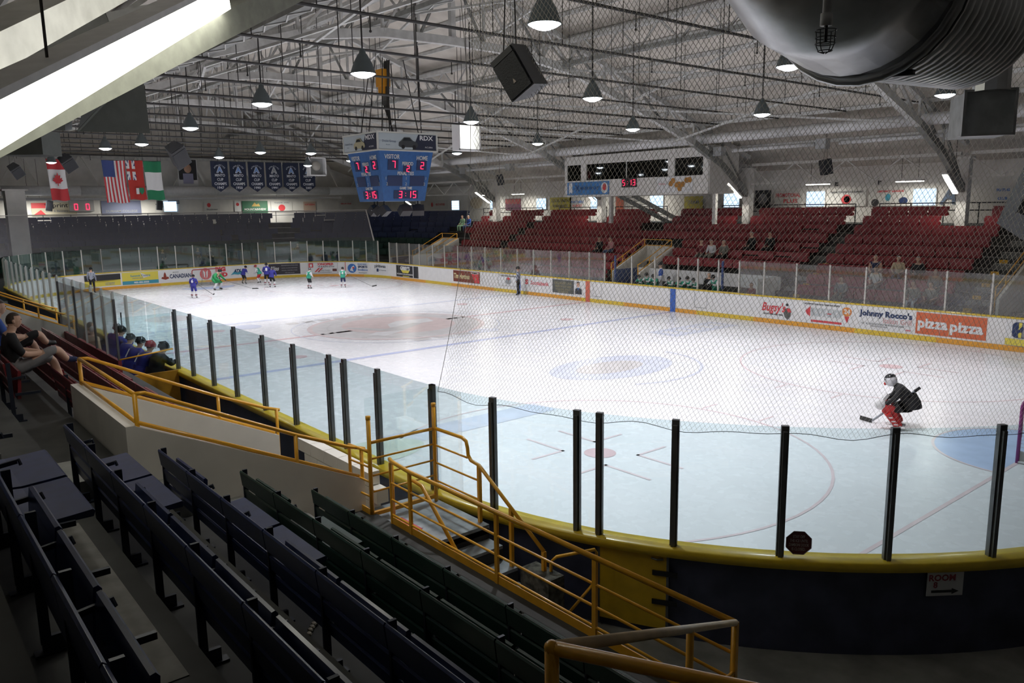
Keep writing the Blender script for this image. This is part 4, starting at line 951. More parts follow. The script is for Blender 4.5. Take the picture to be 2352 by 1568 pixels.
# near overhead duct, corrugated
def ringpts(c, a, r, n=28):
    a = a.normalized(); u = a.cross(Vector((0, 0, 1))).normalized(); v = u.cross(a); return [c+(u*math.cos(t)+v*math.sin(t))*r for t in [2*math.pi*i/n for i in range(n)]]
root = thing('overhead_duct', 'big galvanised round duct with a corrugated sleeve close overhead', 'duct', (-27, 12.5, 6.6))
c0 = CAM+(fw+r2*(1985-1176)/1804.75-u2*(-45-784)/1804.75)*4.6; adir = (r2*.70+fw*.68+Vector((0, 0, 1))*.15).normalized(); R0 = .55
elbow = [c0-adir*1.15+Vector((0, 0, .75)), c0-adir*.85+Vector((0, 0, .30)), c0-adir*.45+Vector((0, 0, .06)), c0-adir*.05]
m = MB(); m.tube(elbow, [R0*1.02, R0*1.02, R0*1.0, R0], 30); obj('elbow', m, GALV, root, True)
m = MB(); m.tube(ringpts(c0, adir, R0+.015), .03, 8, closed=True); obj('flange', m, GALV, root, True)
m = MB(); m.tube(ringpts(c0+adir*.07, adir, R0+.012), .02, 8, closed=True); m.box(c0+adir*.07+r2*.2-u2*R0*.98, (.12, .05, .03)); obj('clamp_band', m, CHAR, root, True)
m = MB(); n = 60; m.tube([c0+adir*(.1+1.7*i/n) for i in range(n+1)], [R0*(1.0 if i % 4 else .955)-.004*i*.2 for i in range(n+1)], 30); obj('corrugated_sleeve', m, GALV, root, True)
root = thing('upper_duct', 'second galvanised corrugated duct above the near overhead duct', 'duct', (-28.2, 12.3, 7.4))
c1 = c0+r2*1.0+u2*.72+fw*.1; m = MB(); m.tube([c1-adir*.9+u2*.1, c1-adir*.3, c1], R0*.95, 26); obj('smooth_section', m, GALV, root, True)
m = MB(); m.tube([c1+adir*(1.8*i/48) for i in range(49)], [R0*(.97 if i % 4 else .92) for i in range(49)], 26); obj('corrugated_sleeve', m, GALV, root, True)
root = thing('duct_outlet', 'square galvanised duct outlet box below the overhead duct', 'duct', (-27.5, 11.0, 5.8))
c = CAM+(fw+r2*(2272-1176)/1804.75-u2*(258-784)/1804.75)*6.6; _h = c-CAM; _h.z = 0; _h.normalize(); _h = Matrix.Rotation(.22, 3, 'Z') @ _h; ax = _h.cross(Vector((0, 0, 1))); az = Matrix((ax, _h, Vector((0, 0, 1)))).transposed()
m = MB(); m.box(c+az @ Vector((0, .3, 0)), (.37, .6, .35), mat=az); obj('box', m, GALV2, root)
m = MB()
for dx, dz, sx, sz in ((0, .18, .40, .02), (0, -.18, .40, .02), (.19, 0, .02, .38), (-.19, 0, .02, .38)): m.box(c+az @ Vector((dx, -.01, dz)), (sx, .03, sz), mat=az)
obj('rim', m, GALV, root)
m = MB(); m.tube([c+Vector((0, 0, .17)), c+Vector((0, 0, .6))], .14, 10); obj('neck', m, GALV, root)
# caged sprinkler on a drop pipe
c = CAM+(fw+r2*(1897-1176)/1804.75-u2*(70-784)/1804.75)*3.4
root = thing('caged_sprinkler', 'white drop pipe ending in a caged sprinkler head', 'sprinkler', c)
m = MB(); m.tube([c+Vector((0, 0, .06)), c+Vector((0, 0, 1.0))], .018, 10); m.tube([c+Vector((0, 0, .02)), c+Vector((0, 0, .07))], .026, 10); obj('drop_pipe', m, DUCTW, root, True)
m = MB(); m.tube([c+Vector((0, 0, .02)), c+Vector((0, 0, -.05))], .008, 6); m.lathe([(.02, -.05), (.022, -.053)], c, 10); obj('sprinkler_head', m, CHAR, root)
for z, r in ((.0, .045), (-.03, .042), (-.055, .042), (-.085, .03)): m = MB(); m.tube([c+Vector((r*math.cos(t), r*math.sin(t), z)) for t in [2*math.pi*i/16 for i in range(16)]], .0022, 5, closed=True); obj('cage_ring', m, CHAR, root)
for i in range(4):
    t = math.pi*i/2; m = MB(); m.tube([c+Vector((r*math.cos(t), r*math.sin(t), z)) for z, r in ((0, .045), (-.03, .042), (-.06, .042), (-.085, .03), (-.095, .005))], .0022, 5); obj('cage_wire', m, CHAR, root)
# grey plenum box top left
def unp(x, y, t): return CAM+(fw+r2*(x-1176)/1804.75-u2*(y-784)/1804.75)*t
root = thing('air_plenum', 'large dull grey sheet metal plenum under the roof brace', 'duct', unp(250, 300, 13))
A0, A1, A2, A3 = unp(178, 302, 12.4), unp(345, 306, 13.2), unp(325, 148, 13.2), unp(200, 205, 12.4)
dv = (unp(330, 250, 14.4)-unp(330, 250, 13.2))
m = MB(); m.add([A0, A1, A2, A3, A0+dv, A1+dv, A2+dv, A3+dv], [(0, 1, 2, 3), (4, 7, 6, 5), (0, 4, 5, 1), (1, 5, 6, 2), (2, 6, 7, 3), (3, 7, 4, 0)]); obj('casing', m, GREYD, root)
m = MB(); m.beam(unp(178, 302, 12.3), unp(322, 150, 13.1), .02, .03); obj('crease', m, M('duct_crease', (.22, .24, .23), .6), root)
B0, B1, B2, B3 = unp(10, 300, 11.6), unp(150, 300, 12.2), unp(150, 205, 12.2), unp(10, 262, 11.6)
m = MB(); m.add([B0, B1, B2, B3, B0+dv, B1+dv, B2+dv, B3+dv], [(0, 1, 2, 3), (4, 7, 6, 5), (0, 4, 5, 1), (1, 5, 6, 2), (2, 6, 7, 3), (3, 7, 4, 0)]); obj('side_casing', m, GREYD, root)
c = unp(72, 330, 12); m = MB(); m.box(c, (.5, .62, .36), -.7); obj('lower_box', m, GREYD, root)
# diagonal roof brace with the bright fluorescent fixture close overhead
P0 = unp(-90, 235, 5.1); P1 = unp(500, -42, 10.4)
tube_fix(P0, P1, .30, 'long bright fluorescent fixture close overhead under a slanted beam', 12, group=None, thick=.22)
ra, rb = unp(-160, 372, 6.9), unp(690, -35, 13)
m = MB(); m.beam(ra, rb, .40, .34); tag(obj('corner_rafter', m, M('rafter_olive', (.30, .31, .26), .7, var=.1)), kind='structure', label='olive grey slanted corner rafter beside the bright fixture')
ra, rb = unp(-160, 165, 6.4), unp(300, -60, 10.5)
m = MB(); m.beam(ra, rb, .5, .3); tag(obj('corner_rafter', m, STRUC), kind='structure', label='pale grey roof casing above the bright fixture')
# ------------------------------------------------------------------ advertising panels on the boards
def ad(s0, s1, z0, z1, bg, label, texts=(), shapes=()):
    root = thing('board_advert', label, 'advert', path((s0+s1)/2, -.02, z0)[0])
    m = MB(); sweep(m, srange(s0, s1, .3), [(-.001, z0), (-.010, z0), (-.010, z1), (-.001, z1)]); pan = obj('panel', m, bg, root)
    UP = Vector((0, 0, 1))
    def at(u, v, lift): p, t, n = path(s0+(s1-s0)*u, -.012-lift, z0+(z1-z0)*v); return p, t
    for tx in texts:
        s, size, mat, u, v, wd = tx[:6]; bold = tx[6] if len(tx) > 6 else .004; sh = tx[7] if len(tx) > 7 else 0
        p, t = at(u, v, .006+(.02 if s0 < 22 and s0 > 8 else 0)); text(s, size, mat, pan, p, t, UP, 1, bold, sh, width=wd*(s1-s0) if wd else None)
    for pts, mat, lift in shapes:
        q = MB(); P = [at(u, v, lift)[0] for u, v in pts]; P2 = [at(u, v, lift+.004)[0] for u, v in pts]; k = len(P)
        q.add(P+P2, [tuple(range(k)), tuple(range(k, 2*k))[::-1]]+[(i, k+i, k+(i+1) % k, (i+1) % k) for i in range(k)]); obj('print', q, mat, pan)
    return root
def circ(u, v, ru, rv, n=18): return [(u+ru*math.cos(2*math.pi*i/n), v+rv*math.sin(2*math.pi*i/n)) for i in range(n)]
def rect(u0, v0, u1, v1): return [(u0, v0), (u1, v0), (u1, v1), (u0, v1)]
E_ = PER
ad(E_-2.5, E_-.16, .28, 1.05, PYEL, 'black and yellow board advert behind the standing referee', [('ROYAL SERVICE', .1, PWHITE, .72, .8, .3), ('TELEPHONE GROUP', .1, PWHITE, .72, .66, .3), ('IN THE DURHAM REGION', .08, PGREY, .7, .24, .3), ('FULL SERVICE', .08, PGREY, .7, .12, .25)], [(rect(0, .5, 1, 1), PBLACK, .001), (circ(.48, .4, .06, .2), PYEL, .003), (rect(.86, .58, .88, .94), PWHITE, .003)])
ad(E_-.06, E_+2.28, .24, 1.07, PYEL, 'yellow board advert with a teal phone strip', [('Summit Centre', .2, PTEAL, .5, .7, .55), ('COMPLETE HEALTH SERVICES', .07, PGREY, .42, .5, .3), ('905-436-6222', .14, PWHITE, .52, .15, .42, .008)], [(rect(0, .02, 1, .30), PTEAL, .001), ([(.5, .95), (.76, .62), (.58, .5), (.55, .7)], PWHITE, .002)])
ad(E_+2.42, E_+4.6, .34, 1.0, PWHITE, 'white board advert with a red maple leaf and block letters', [('CANADIAN', .4, PNAVY, .62, .42, .68, .012), ('MOLSON', .11, PGREY, .48, .86, .18)], [([(.02, .25), (.05, .45), (.09, .4), (.11, .75), (.14, .95), (.17, .75), (.19, .4), (.23, .45), (.27, .25), (.15, .12)], M('leaf_maroon', (.30, .05, .03), .5), .001)])
for j, u in enumerate((.385, .55, .64)): pass
ad(E_+4.95, E_+7.05, .2, 1.1, PWHITE, 'white board advert with a red round emblem behind the far goal', [('BIG', .4, PRED, .8, .78, .36, .03), ('RED', .4, PRED, .82, .34, .44, .03)], [(circ(.28, .5, .2, .46), PRED, .001), ([(.2, .8), (.28, .6), (.36, .8), (.34, .3), (.28, .05), (.22, .3)], PWHITE, .006), (rect(.26, .1, .30, .9), PRED, .008)])
ad(7.35, 8.45, .42, .85, PWHITE, 'small white board advert with a teal mountain emblem', [('ATX', .3, PNAVY, .5, .7, .5, .02)], [([(0, .05), (.3, .75), (.5, .4), (.7, .75), (1, .05), (.75, .15), (.5, .05), (.25, .15)], PTEAL, .001)])
ad(10.25, 12.6, .26, 1.08, M('ad_charcoal', (.045, .04, .05), .5), 'charcoal board advert with a pale script and fine print', [('Kiss', .44, PWHITE, .19, .55, .28, .01, .3), ('TRANSPORTATION INC.', .1, PGREY, .67, .82, .55, .004), ('LOCAL & LONG DISTANCE', .08, PGREY, .66, .58, .5), ('SCHOOL, CHARTER & TOUR', .08, PGREY, .66, .36, .5), ('905-555-0140', .08, PGREY, .66, .14, .3)], [])
ad(13.2, 15.5, .26, 1.08, PWHITE, 'white board advert with red block letters and a thin frame', [('ECONOPRINT', .24, PRED, .58, .84, .78, .012), ('SIGNS & AUTO STYLING', .13, PBLACK, .6, .62, .74, .004), ('Quality Printing', .1, PGREY, .55, .28, .4), ('WWW.ECONOPRINT', .07, PGREY, .55, .1, .5)], [(rect(.02, .55, .17, .95), PRED, .001), (rect(.06, .62, .13, .85), PWHITE, .006), ([(.2, .12), (.26, .12), (.4, .5), (.34, .5)], PRED, .001), ([(.3, .12), (.36, .12), (.5, .5), (.44, .5)], PRED, .001), (rect(.82, .18, .97, .42), M('van_brown', (.15, .05, .04), .5), .001), (rect(0, 0, 1, .015), PGREY, .001), (rect(0, .985, 1, 1), PGREY, .001), (rect(0, 0, .008, 1), PGREY, .001), (rect(.992, 0, 1, 1), PGREY, .001)])
ad(16.32, 18.2, .22, 1.06, PWHITE, 'white board advert with a blue round skater emblem', [('FRONT ROW', .12, PBLUE, .72, .88, .45), ('SPORTS', .22, PNAVY, .74, .64, .48, .01), ('Excellence', .2, PBLUE, .74, .38, .5), ('fine sporting goods', .08, PGREY, .74, .12, .4)], [(circ(.22, .5, .21, .42), PBLUE, .001), ([(.12, .3), (.2, .62), (.3, .75), (.34, .6), (.24, .4), (.3, .2)], PWHITE, .012), (circ(.28, .55, .05, .08), PRED, .016)])
ad(18.66, 20.4, .42, 1.04, PWHITE, 'white board advert with grey condensed lettering', [('Spiritwear', .34, M('print_slate', (.12, .13, .15), .5), .5, .72, .95, .008), ('by Corporate', .12, PGREY, .66, .25, .5)], [(rect(.26, .05, .38, .42), PNAVY, .001)])
ad(21.65, 24.6, .24, 1.06, PBLACK, 'black board advert with white letters and a yellow crest', [("GIBBY'S", .34, PWHITE, .42, .74, .44, .02), ('WE SERVE DURHAM REGION', .13, PWHITE, .4, .24, .72, .004)], [([(.22, .6), (.62, .6), (.55, .36), (.3, .36)], PYEL, .001), (rect(.76, 0, .79, 1), PWHITE, .002), (rect(.3, .04, .6, .1), PYEL, .002)])
BRN = M('tim_brown', (.20, .045, .025), .45)
ad(28.85, 31.75, .33, 1.06, BRN, 'brown board advert with a cream script and a coffee cup', [('Tim Hortons', .46, M('cream', (.80, .72, .40), .5), .33, .5, .6, .012, .25)], [([(.68, .92), (.95, .98), (.98, .05), (.82, .02)], PRED, .001), (circ(.82, .88, .14, .09), PWHITE, .004), (circ(.82, .88, .11, .06), M('coffee', (.05, .02, .01), .4), .008)])
for wd in ('Tim',): text(wd, .24, MATS['cream'], [o for o in bpy.data.objects if o.name.startswith('board_advert')][-1], path(31.3, -.03, .6)[0], path(31.3)[1]*.8+Vector((0, 0, .5)), Vector((0, 0, 1)), 1, .006, .2)
ad(33.6, 35.6, .40, 1.05, PWHITE, 'framed white board advert with a red haired mascot silhouette', [('THANK YOU FOR YOUR SUPPORT', .1, PBLACK, .5, .9, .75)], [(rect(0, 0, 1, .02), PGREY, .001), (rect(0, .98, 1, 1), PGREY, .001), (rect(0, 0, .012, 1), PGREY, .001), (rect(.988, 0, 1, 1), PGREY, .001), ([(.36, .3), (.4, .7), (.5, .82), (.6, .7), (.64, .3), (.5, .12)], PGREY, .001), ([(.4, .66), (.5, .84), (.6, .66), (.5, .55)], PRED, .004)])
ad(36.1, 38.3, .55, .95, PWHITE, 'white board advert with red rounded lettering and a globe', [('Scotiabank', .3, PRED, .62, .45, .72, .006), ('S', .38, PRED, .1, .5, .14, .02)], [])
ad(38.56, 40.3, .32, 1.06, M('ad_slate', (.10, .105, .10), .5), 'slate grey board advert with gold fine lettering', [('GALLAGHER LAW', .2, M('gold', (.38, .34, .2), .5), .5, .75, .8), ('MASSON KITCHEN', .16, MATS['gold'], .5, .5, .75), ('WILLS REAL ESTATE', .14, MATS['gold'], .5, .28, .7), ('905 555-0155', .12, MATS['gold'], .5, .1, .5)], [])
ad(40.36, 40.95, .34, 1.06, PWHITE, 'small portrait panel of a dark suited figure on the boards', [], [([(.05, .02), (.1, .4), (.35, .5), (.65, .5), (.92, .4), (.97, .02)], M('suit', (.04, .045, .06), .6), .001), (circ(.48, .74, .2, .2), SKIN, .003), ([(.28, .8), (.3, .96), (.66, .96), (.68, .8), (.5, .9)], HAIRB, .005), ([(.42, .5), (.5, .2), (.56, .5)], PBLUE, .004)])
ad(52.0, 53.6, .22, .98, PWHITE, 'white board advert with red brush lettering and a small capped head', [("Bugsy's", .5, PRED, .42, .62, .72, .012, .3), ('SPORTS BAR AND GRILL', .08, PBLACK, .42, .24, .6)], [([(.72, .38), (.74, .6), (.84, .68), (.94, .55), (.93, .2), (.85, .0), (.76, .15)], M('cap_grey', (.12, .12, .11), .6), .001), ([(.8, .62), (.9, .66), (.95, .45), (.86, .42)], PRED, .004), (circ(.82, .85, .04, .08), CHAR, .002)])
ad(53.98, 56.2, .20, 1.04, PWHITE, 'white board advert with silver block letters and a red 24 badge', [('BODY-SHOP', .42, M('silver', (.52, .55, .56), .4), .5, .55, .62, .03), ('24', .26, PWHITE, .89, .72, .12, .01), ('WE SUPPORT OUR LOCAL TEAMS AND SPORTS', .08, PBLACK, .4, .95, .7)], [([(.08, .6), (.18, .85), (.18, .35), (.12, .42)], PRED, .001), (circ(.89, .72, .09, .22), M('badge_orange', (.72, .25, .05), .5), .001), ([(.84, .5), (.94, .5), (.90, .18)], PRED, .001), (rect(.2, .08, .8, .18), PRED, .001), (rect(.52, .52, .6, .56), PRED, .008)])
ad(56.42, 58.55, .26, 1.04, PWHITE, 'white board advert with heavy black serif lettering', [("Johnny Rocco's", .3, PNAVY, .5, .74, .96, .014), ('Italian Grill', .28, M('pink_print', (.62, .36, .36), .5), .72, .44, .5), ('4 LOCATIONS', .06, PGREY, .45, .22, .8), ('PIZZA PASTA WINE', .06, PGREY, .4, .12, .3), ('KING', .07, PRED, .92, .08, .08)], [(rect(.04, .27, .96, .28), PGREY, .001)])
ad(58.64, 61.05, .26, 1.06, M('pizza_orange', (.66, .15, .06), .45), 'orange board advert with rounded white double lettering', [('pizza', .52, PWHITE, .25, .50, .44, .022), ('pizza', .52, PWHITE, .73, .46, .46, .022)], [(rect(.485, .0, .495, .38), M('seam_pale', (.7, .45, .25), .5), .002)])
ad(61.65, 63.6, .22, 1.02, PWHITE, 'white board advert with a tyre picture and a yellow strip', [('MR. TIRE', .3, PNAVY, .68, .6, .5, .02), ('oil - brakes', .12, PGREY, .4, .14, .5)], [(rect(0, 0, 1, .28), PYEL, .001), ([(.1, .4), (.1, .9), (.16, 1), (.3, 1), (.36, .9), (.36, .4), (.3, .32), (.16, .32)], PNAVY, .001), (rect(.2, .34, .25, .98), PYEL, .004), (rect(.26, .36, .34, .96), PGREY, .004), (circ(.44, .7, .07, .2), M('oil_orange', (.75, .45, .05), .5), .002)])

# ------------------------------------------------------------------ signs on the walls
def wsign(x, w, z0, z1, bg, label, texts=(), shapes=(), wallname='r'):
    UP = Vector((0, 0, 1))
    if wallname == 'r': o = Vector((x, -YW+.04, z0)); ax = Vector((-1, 0, 0))
    else: o = Vector((XW-.04, x, z0)); ax = Vector((0, -1, 0))
    nn = ax.cross(UP); root = thing('wall_sign', label, 'sign', o)
    m = MB(); m.prism(rect(-w/2, 0, w/2, z1-z0), o, ax, UP, .03); bd = obj('board', m, bg, root)
    for t in texts: text(t[0], t[1], t[2], bd, o+ax*(t[3]*w)+UP*(t[4]*(z1-z0))+nn*.04, ax, UP, 1, .006, width=t[5]*w if len(t) > 5 and t[5] else None)
    for pts, mat in shapes: m = MB(); m.prism([(u*w, v*(z1-z0)) for u, v in pts], o+nn*.035, ax, UP, .006); obj('print', m, mat, bd)
WS = M('sign_offwhite', (.66, .65, .62), .6)
wsign(29.0, 2.6, 5.0, 5.8, WS, 'pale wall sign with thin red lettering beyond the scoreboard', [('HEALTH PARTNERS', .25, PRED, .1, .5, .55)], [(circ(-.4, .5, .06, .25), PRED)])
wsign(23.4, 1.9, 4.95, 6.0, WS, 'round tan emblem sign between two glass block windows', [('NBC', .3, PBLACK, 0, .6, .3)], [(circ(0, .5, .46, .46), M('tan', (.55, .48, .36), .6))])
wsign(18.6, 1.9, 4.85, 5.75, M('sign_purple', (.16, .05, .10), .6), 'dark purple and red wall sign beside a column', [], [(rect(-.48, .55, .48, .95), M('sign_red2', (.34, .06, .06), .6))])
wsign(16.9 if False else 17.0, .1, 5, 5.1, WS, 'tiny pale switch plate on the side wall')
wsign(13.1, 2.3, 4.85, 5.75, M('sign_olive', (.52, .45, .07), .6), 'yellow olive wall sign left of the press box', [('LOCAL UNION', .3, PBLACK, 0, .72, .8), ('SOLIDARITY', .22, PBLACK, 0, .3, .7)])
wsign(10.9 if False else 11.3, 1.6, 4.85, 5.75, WS, 'white wall sign with small blue lettering under the press box', [('PARTNERS', .22, PBLUE, 0, .6, .8), ('IN SPORT', .2, PRED, 0, .3, .6)])
wsign(7.2, .7, 4.7, 5.7, M('sign_coral', (.55, .13, .07), .6), 'narrow coral wall sign beside the press box stair')
wsign(1.0, 1.4, 4.7, 5.6, MATS['sign_olive'], 'yellow green wall sign under the press box corner', [('TEAM', .3, PGREY, 0, .6, .6)])
wsign(-3.9, 1.0, 4.85, 5.85, PBLACK, 'black upright wall sign beside a white column', [('CFX', .3, PGREY, 0, .5, .6)], [(circ(0, .5, .3, .3), PGREY)])
wsign(-5.5, 1.7, 4.9, 5.8, WS, 'white wall sign with red stacked lettering left of a window', [('PROMOTIONAL', .3, PRED, 0, .7, .9), ('PLUS', .3, PRED, .1, .35, .5)])
wsign(-8.9, 2.1, 4.9, 5.75, WS, 'framed white wall sign with a round red emblem', [('THANK YOU FOR YOUR SUPPORT', .13, PBLACK, 0, .86, .85)], [(circ(.0, .42, .13, .3), PRED), (circ(.02, .42, .08, .2), PWHITE)])
wsign(-11.2, 2.2, 4.9, 5.75, WS, 'framed white wall sign with three small emblems', [('DISTRICT LEAGUE', .12, PRED, 0, .85, .6)], [(circ(-.34, .2, .09, .22), PBLACK), (circ(-.05, .5, .06, .22), PTEAL), (circ(.3, .3, .1, .2), PNAVY)])
root = thing('wall_letter', 'tall slate blue letter A mounted on the white side wall', 'sign', (-13.95, -YW, 4.8))
text('A', 1.25, M('letter_slate', (.12, .17, .26), .6), root, Vector((-13.95, -YW+.06, 5.35)), (-1, 0, 0), (0, 0, 1), .8, .03, .25)
wsign(-16.3, .8, 4.8, 5.75, WS, 'pale wall sign with small blue print behind the stand column', [('SKATING', .16, PBLUE, 0, .8, .7), ('CLUB', .16, PBLUE, 0, .4, .5)])
wsign(-18.4, 2.8, 4.7, 5.65, M('sign_salmon', (.58, .22, .10), .6), 'salmon and orange wall sign at the end of the side wall', [('AUTO', .4, PRED, .0, .75, .5)], [(rect(-.48, .4, .48, .58), WS)])
for x, ch in ((20.9, 'B'), (8.3, 'D'), (-8.3, 'E'), (-10.6, 'F')): 
    root = thing('section_letter', 'small black section letter %s high on the side wall' % ch, 'sign', (x, -YW, 6.0)); text(ch, .4, PBLACK, root, Vector((x, -YW+.05, 6.1)), (-1, 0, 0), (0, 0, 1), 1, .02)
F_ = 'f'
wsign(6.4, 3.0, 4.95, 5.95, M('sign_cream', (.60, .55, .42), .6), 'cream and red lettered wall sign behind the far stands', [('econo', .45, PWHITE, -.28, .77, .4), ('print', .45, PBLACK, .14, .77, .34), ('Signs & Banners', .2, PGREY, .05, .35, .5)], [(rect(-.5, .58, -.06, .97), PRED), ([(-.46, .1), (-.3, .45), (-.2, .1)], PRED)], F_)
root = thing('wall_score', 'small grey score display with two red zeros on the far wall', 'scoreboard', (XW-.2, 4.6, 5.4)); m = MB(); m.box((XW-.12, 4.55, 5.75), (.2, 1.7, 1.0)); obj('case', m, M('case_grey', (.42, .43, .43), .5), root)
led('0', .42, root, (XW-.24, 4.95, 5.6), (0, -1, 0), (0, 0, 1)); led('0', .42, root, (XW-.24, 4.15, 5.6), (0, -1, 0), (0, 0, 1))
wsign(1.7, 2.9, 4.95, 6.05, M('sign_dusk', (.16, .18, .28), .6), 'dusky blue wall sign behind the far stands', [('DURHAM COLLEGE', .25, PGREY, 0, .25, .8)], [], F_)
wsign(-1.6, 1.6, 5.05, 5.85, WS, 'white wall sign with faint grey print left of a small window', [('northern', .2, PGREY, 0, .6, .7)], [], F_)
wsign(-2.6+.3, .9, 5.75, 6.05, M('sign_slate', (.2, .24, .32), .6), 'small slate name board over the far wall', [('GYMNASTICS', .14, PWHITE, 0, .5, .8)], [], F_)
wsign(-5.4, 1.3, 5.0, 5.9, WS, 'white wall sign with small red crest behind the far stands', [('Business', .18, PGREY, 0, .3, .7)], [(circ(-.2, .7, .12, .2), PRED)], F_)
wsign(-7.6, .55, 5.0, 5.95, PWHITE, 'narrow white ribbon sign beside the green sign', [], [(circ(0, .7, .25, .15), PRED)], F_)
wsign(-9.15, 2.3, 4.9, 5.95, M('sign_green', (.03, .16, .08), .5), 'green wall sign with a gold peak emblem', [('MOUNTAINVIEW', .25, PWHITE, 0, .3, .85)], [([(-.14, .55), (-.02, .88), (.06, .7), (.14, .8), (.2, .55)], M('goldp', (.6, .4, .08), .5))], F_)
wsign(-11.6, 2.0, 4.95, 5.9, WS, 'white wall sign with a dark red round emblem behind the far stands', [('THANK YOU', .16, PGREY, 0, .85, .7)], [(circ(0, .4, .16, .3), PRED)], F_)
wsign(-14.3, 1.2, 4.95, 5.85, M('sign_peach', (.60, .45, .36), .6), 'peach wall sign near the far corner', [('CITIZEN', .2, PRED, 0, .7, .8)], [], F_)
wsign(-18.0, 1.6, 5.2, 5.9, WS, 'small white wall sign with a red and black emblem near the far corner', [('SKATES', .16, PRED, 0, .6, .7)], [], F_)

# ------------------------------------------------------------------ press box
PB = thing('press_box', 'white press box with dark windows above the far side stands', 'booth', (.5, -17.2, 5.7))
x0, x1, yf = 5.95, -4.75, -16.0
PBW = M('press_white', (.76, .74, .70), .6, var=.04)
m = MB(); m.box(((x0+x1)/2, yf-1.2, 5.7), (x0-x1, 2.5, .08)); obj('floor_slab', m, PBW, PB)
for z0_, z1_ in ((5.72, 6.62), (7.55, 8.05)): m = MB(); m.box(((x0+x1)/2, yf, (z0_+z1_)/2), (x0-x1, .12, z1_-z0_)); obj('front_panel', m, PBW, PB)
for a, b in ((5.95, 5.75), (4.55, 4.1), (-2.1, -2.55), (-4.4, -4.75)): m = MB(); m.box(((a+b)/2, yf, 7.08), (a-b, .12, .95)); obj('pillar', m, PBW, PB)
for a in (x0, x1): m = MB(); m.box((a, yf-1.25, 6.9), (.1, 2.5, 2.4)); obj('side_wall', m, PBW, PB)
m = MB(); m.box(((x0+x1)/2, yf-2.4, 6.9), (x0-x1, .1, 2.4)); obj('inner_wall', m, M('press_dark', (.06, .06, .06), .8), PB)
PGL = glassmat('press_glass', (.28, .30, .30), .06)
for a, b in ((5.75, 4.55), (4.1, .95), (.9, -2.1), (-2.55, -4.4)): m = MB(); m.box(((a+b)/2, yf-.02, 7.08), (a-b, .02, .94)); obj('window_pane', m, PGL, PB)
m = MB(); m.box((.92, yf, 7.08), (.05, .05, .94)); obj('mullion', m, PBW, PB)
for q in (3.6, -4.0): m = MB(); m.box((q, yf-1.6, 4.9), (.2, .2, 1.7)); obj('support_post', m, PBW, PB)
root = thing('press_sign', 'blue sponsor board on the press box front', 'sign', (4.2, yf+.08, 5.8)); o = Vector((3.95, yf+.07, 6.15)); ax = Vector((-1, 0, 0)); UP = Vector((0, 0, 1))
m = MB(); m.prism(rect(-1.75, -.38, 1.75, .38), o, ax, UP, .02); obj('board', m, M('sponsor_blue', (.06, .22, .52), .5), root)
m = MB(); m.prism([(-1.6, .34), (-1.3, .34), (-1.3, -.34), (-1.45, -.2), (-1.6, -.34)], o+Vector((0, .02, 0)), ax, UP, .01); obj('ribbon', m, PWHITE, root)
m = MB(); m.prism(circ(1.4, 0, .28, .32), o+Vector((0, .02, 0)), ax, UP, .01); obj('emblem', m, PWHITE, root); m = MB(); m.prism(circ(1.4, .05, .15, .2), o+Vector((0, .03, 0)), ax, UP, .01); obj('emblem_core', m, PRED, root)
text('X', .5, PNAVY, root, o+ax*-.85+Vector((0, .03, 0)), ax, UP, 1, .01); text('MINOR HOCKEY', .22, PNAVY, root, o+ax*.2+Vector((0, .03, 0)), ax, UP, 1, .004)
root = thing('wall_clock', 'digital clock with red numerals on the press box', 'clock', (.9, yf+.1, 6.2)); m = MB(); m.box((.62, yf+.1, 6.38), (1.05, .12, .52)); obj('case', m, BLACK, root); led('5:13', .3, root, (.55, yf+.17, 6.38), ax, UP)
root = thing('honey_sign', 'white sign with amber honeycomb shapes on the press box', 'sign', (-2.6, yf+.08, 5.8)); o = Vector((-2.6, yf+.07, 6.18)); m = MB(); m.prism(rect(-1.2, -.42, 1.2, .42), o, ax, UP, .02); obj('board', m, PWHITE, root)
AMB = M('amber', (.45, .2, .03), .4, var=.3, scale=8)
for u, v in ((-.1, .2), (.15, -.02), (.35, -.22), (.55, 0), (.8, .2), (1.0, .22), (.3, .0), (-.25, .05)): m = MB(); m.prism([(u+.16*math.cos(k*math.pi/3), v+.16*math.sin(k*math.pi/3)) for k in range(6)], o+Vector((0, .02, 0)), ax, UP, .01+.002*u); obj('honey_cell', m, AMB, root)
text('Oshawa', .14, PRED, root, o+ax*-.85+UP*.05+Vector((0, .03, 0)), ax, UP); text('1.87', .12, PGREY, root, o+ax*.95+UP*-.3+Vector((0, .03, 0)), ax, UP)
# steel stair up to the press box
root = thing('press_stair', 'dark steel stair rising to the press box floor', 'stairs', (.4, -18.5, 3.3))
for q in (1.55, .45): m = MB(); m.beam((q-.9, -19.9, 3.9), (q+.8, -16.9, 5.7), .06, .25); obj('stringer', m, STRUCD, root)
for i in range(9): f = i/9; m = MB(); m.box((.15+1.7*f, -19.9+3*f, 3.95+1.8*f), (1.1, .3, .04)); obj('tread', m, STRUCD, root)

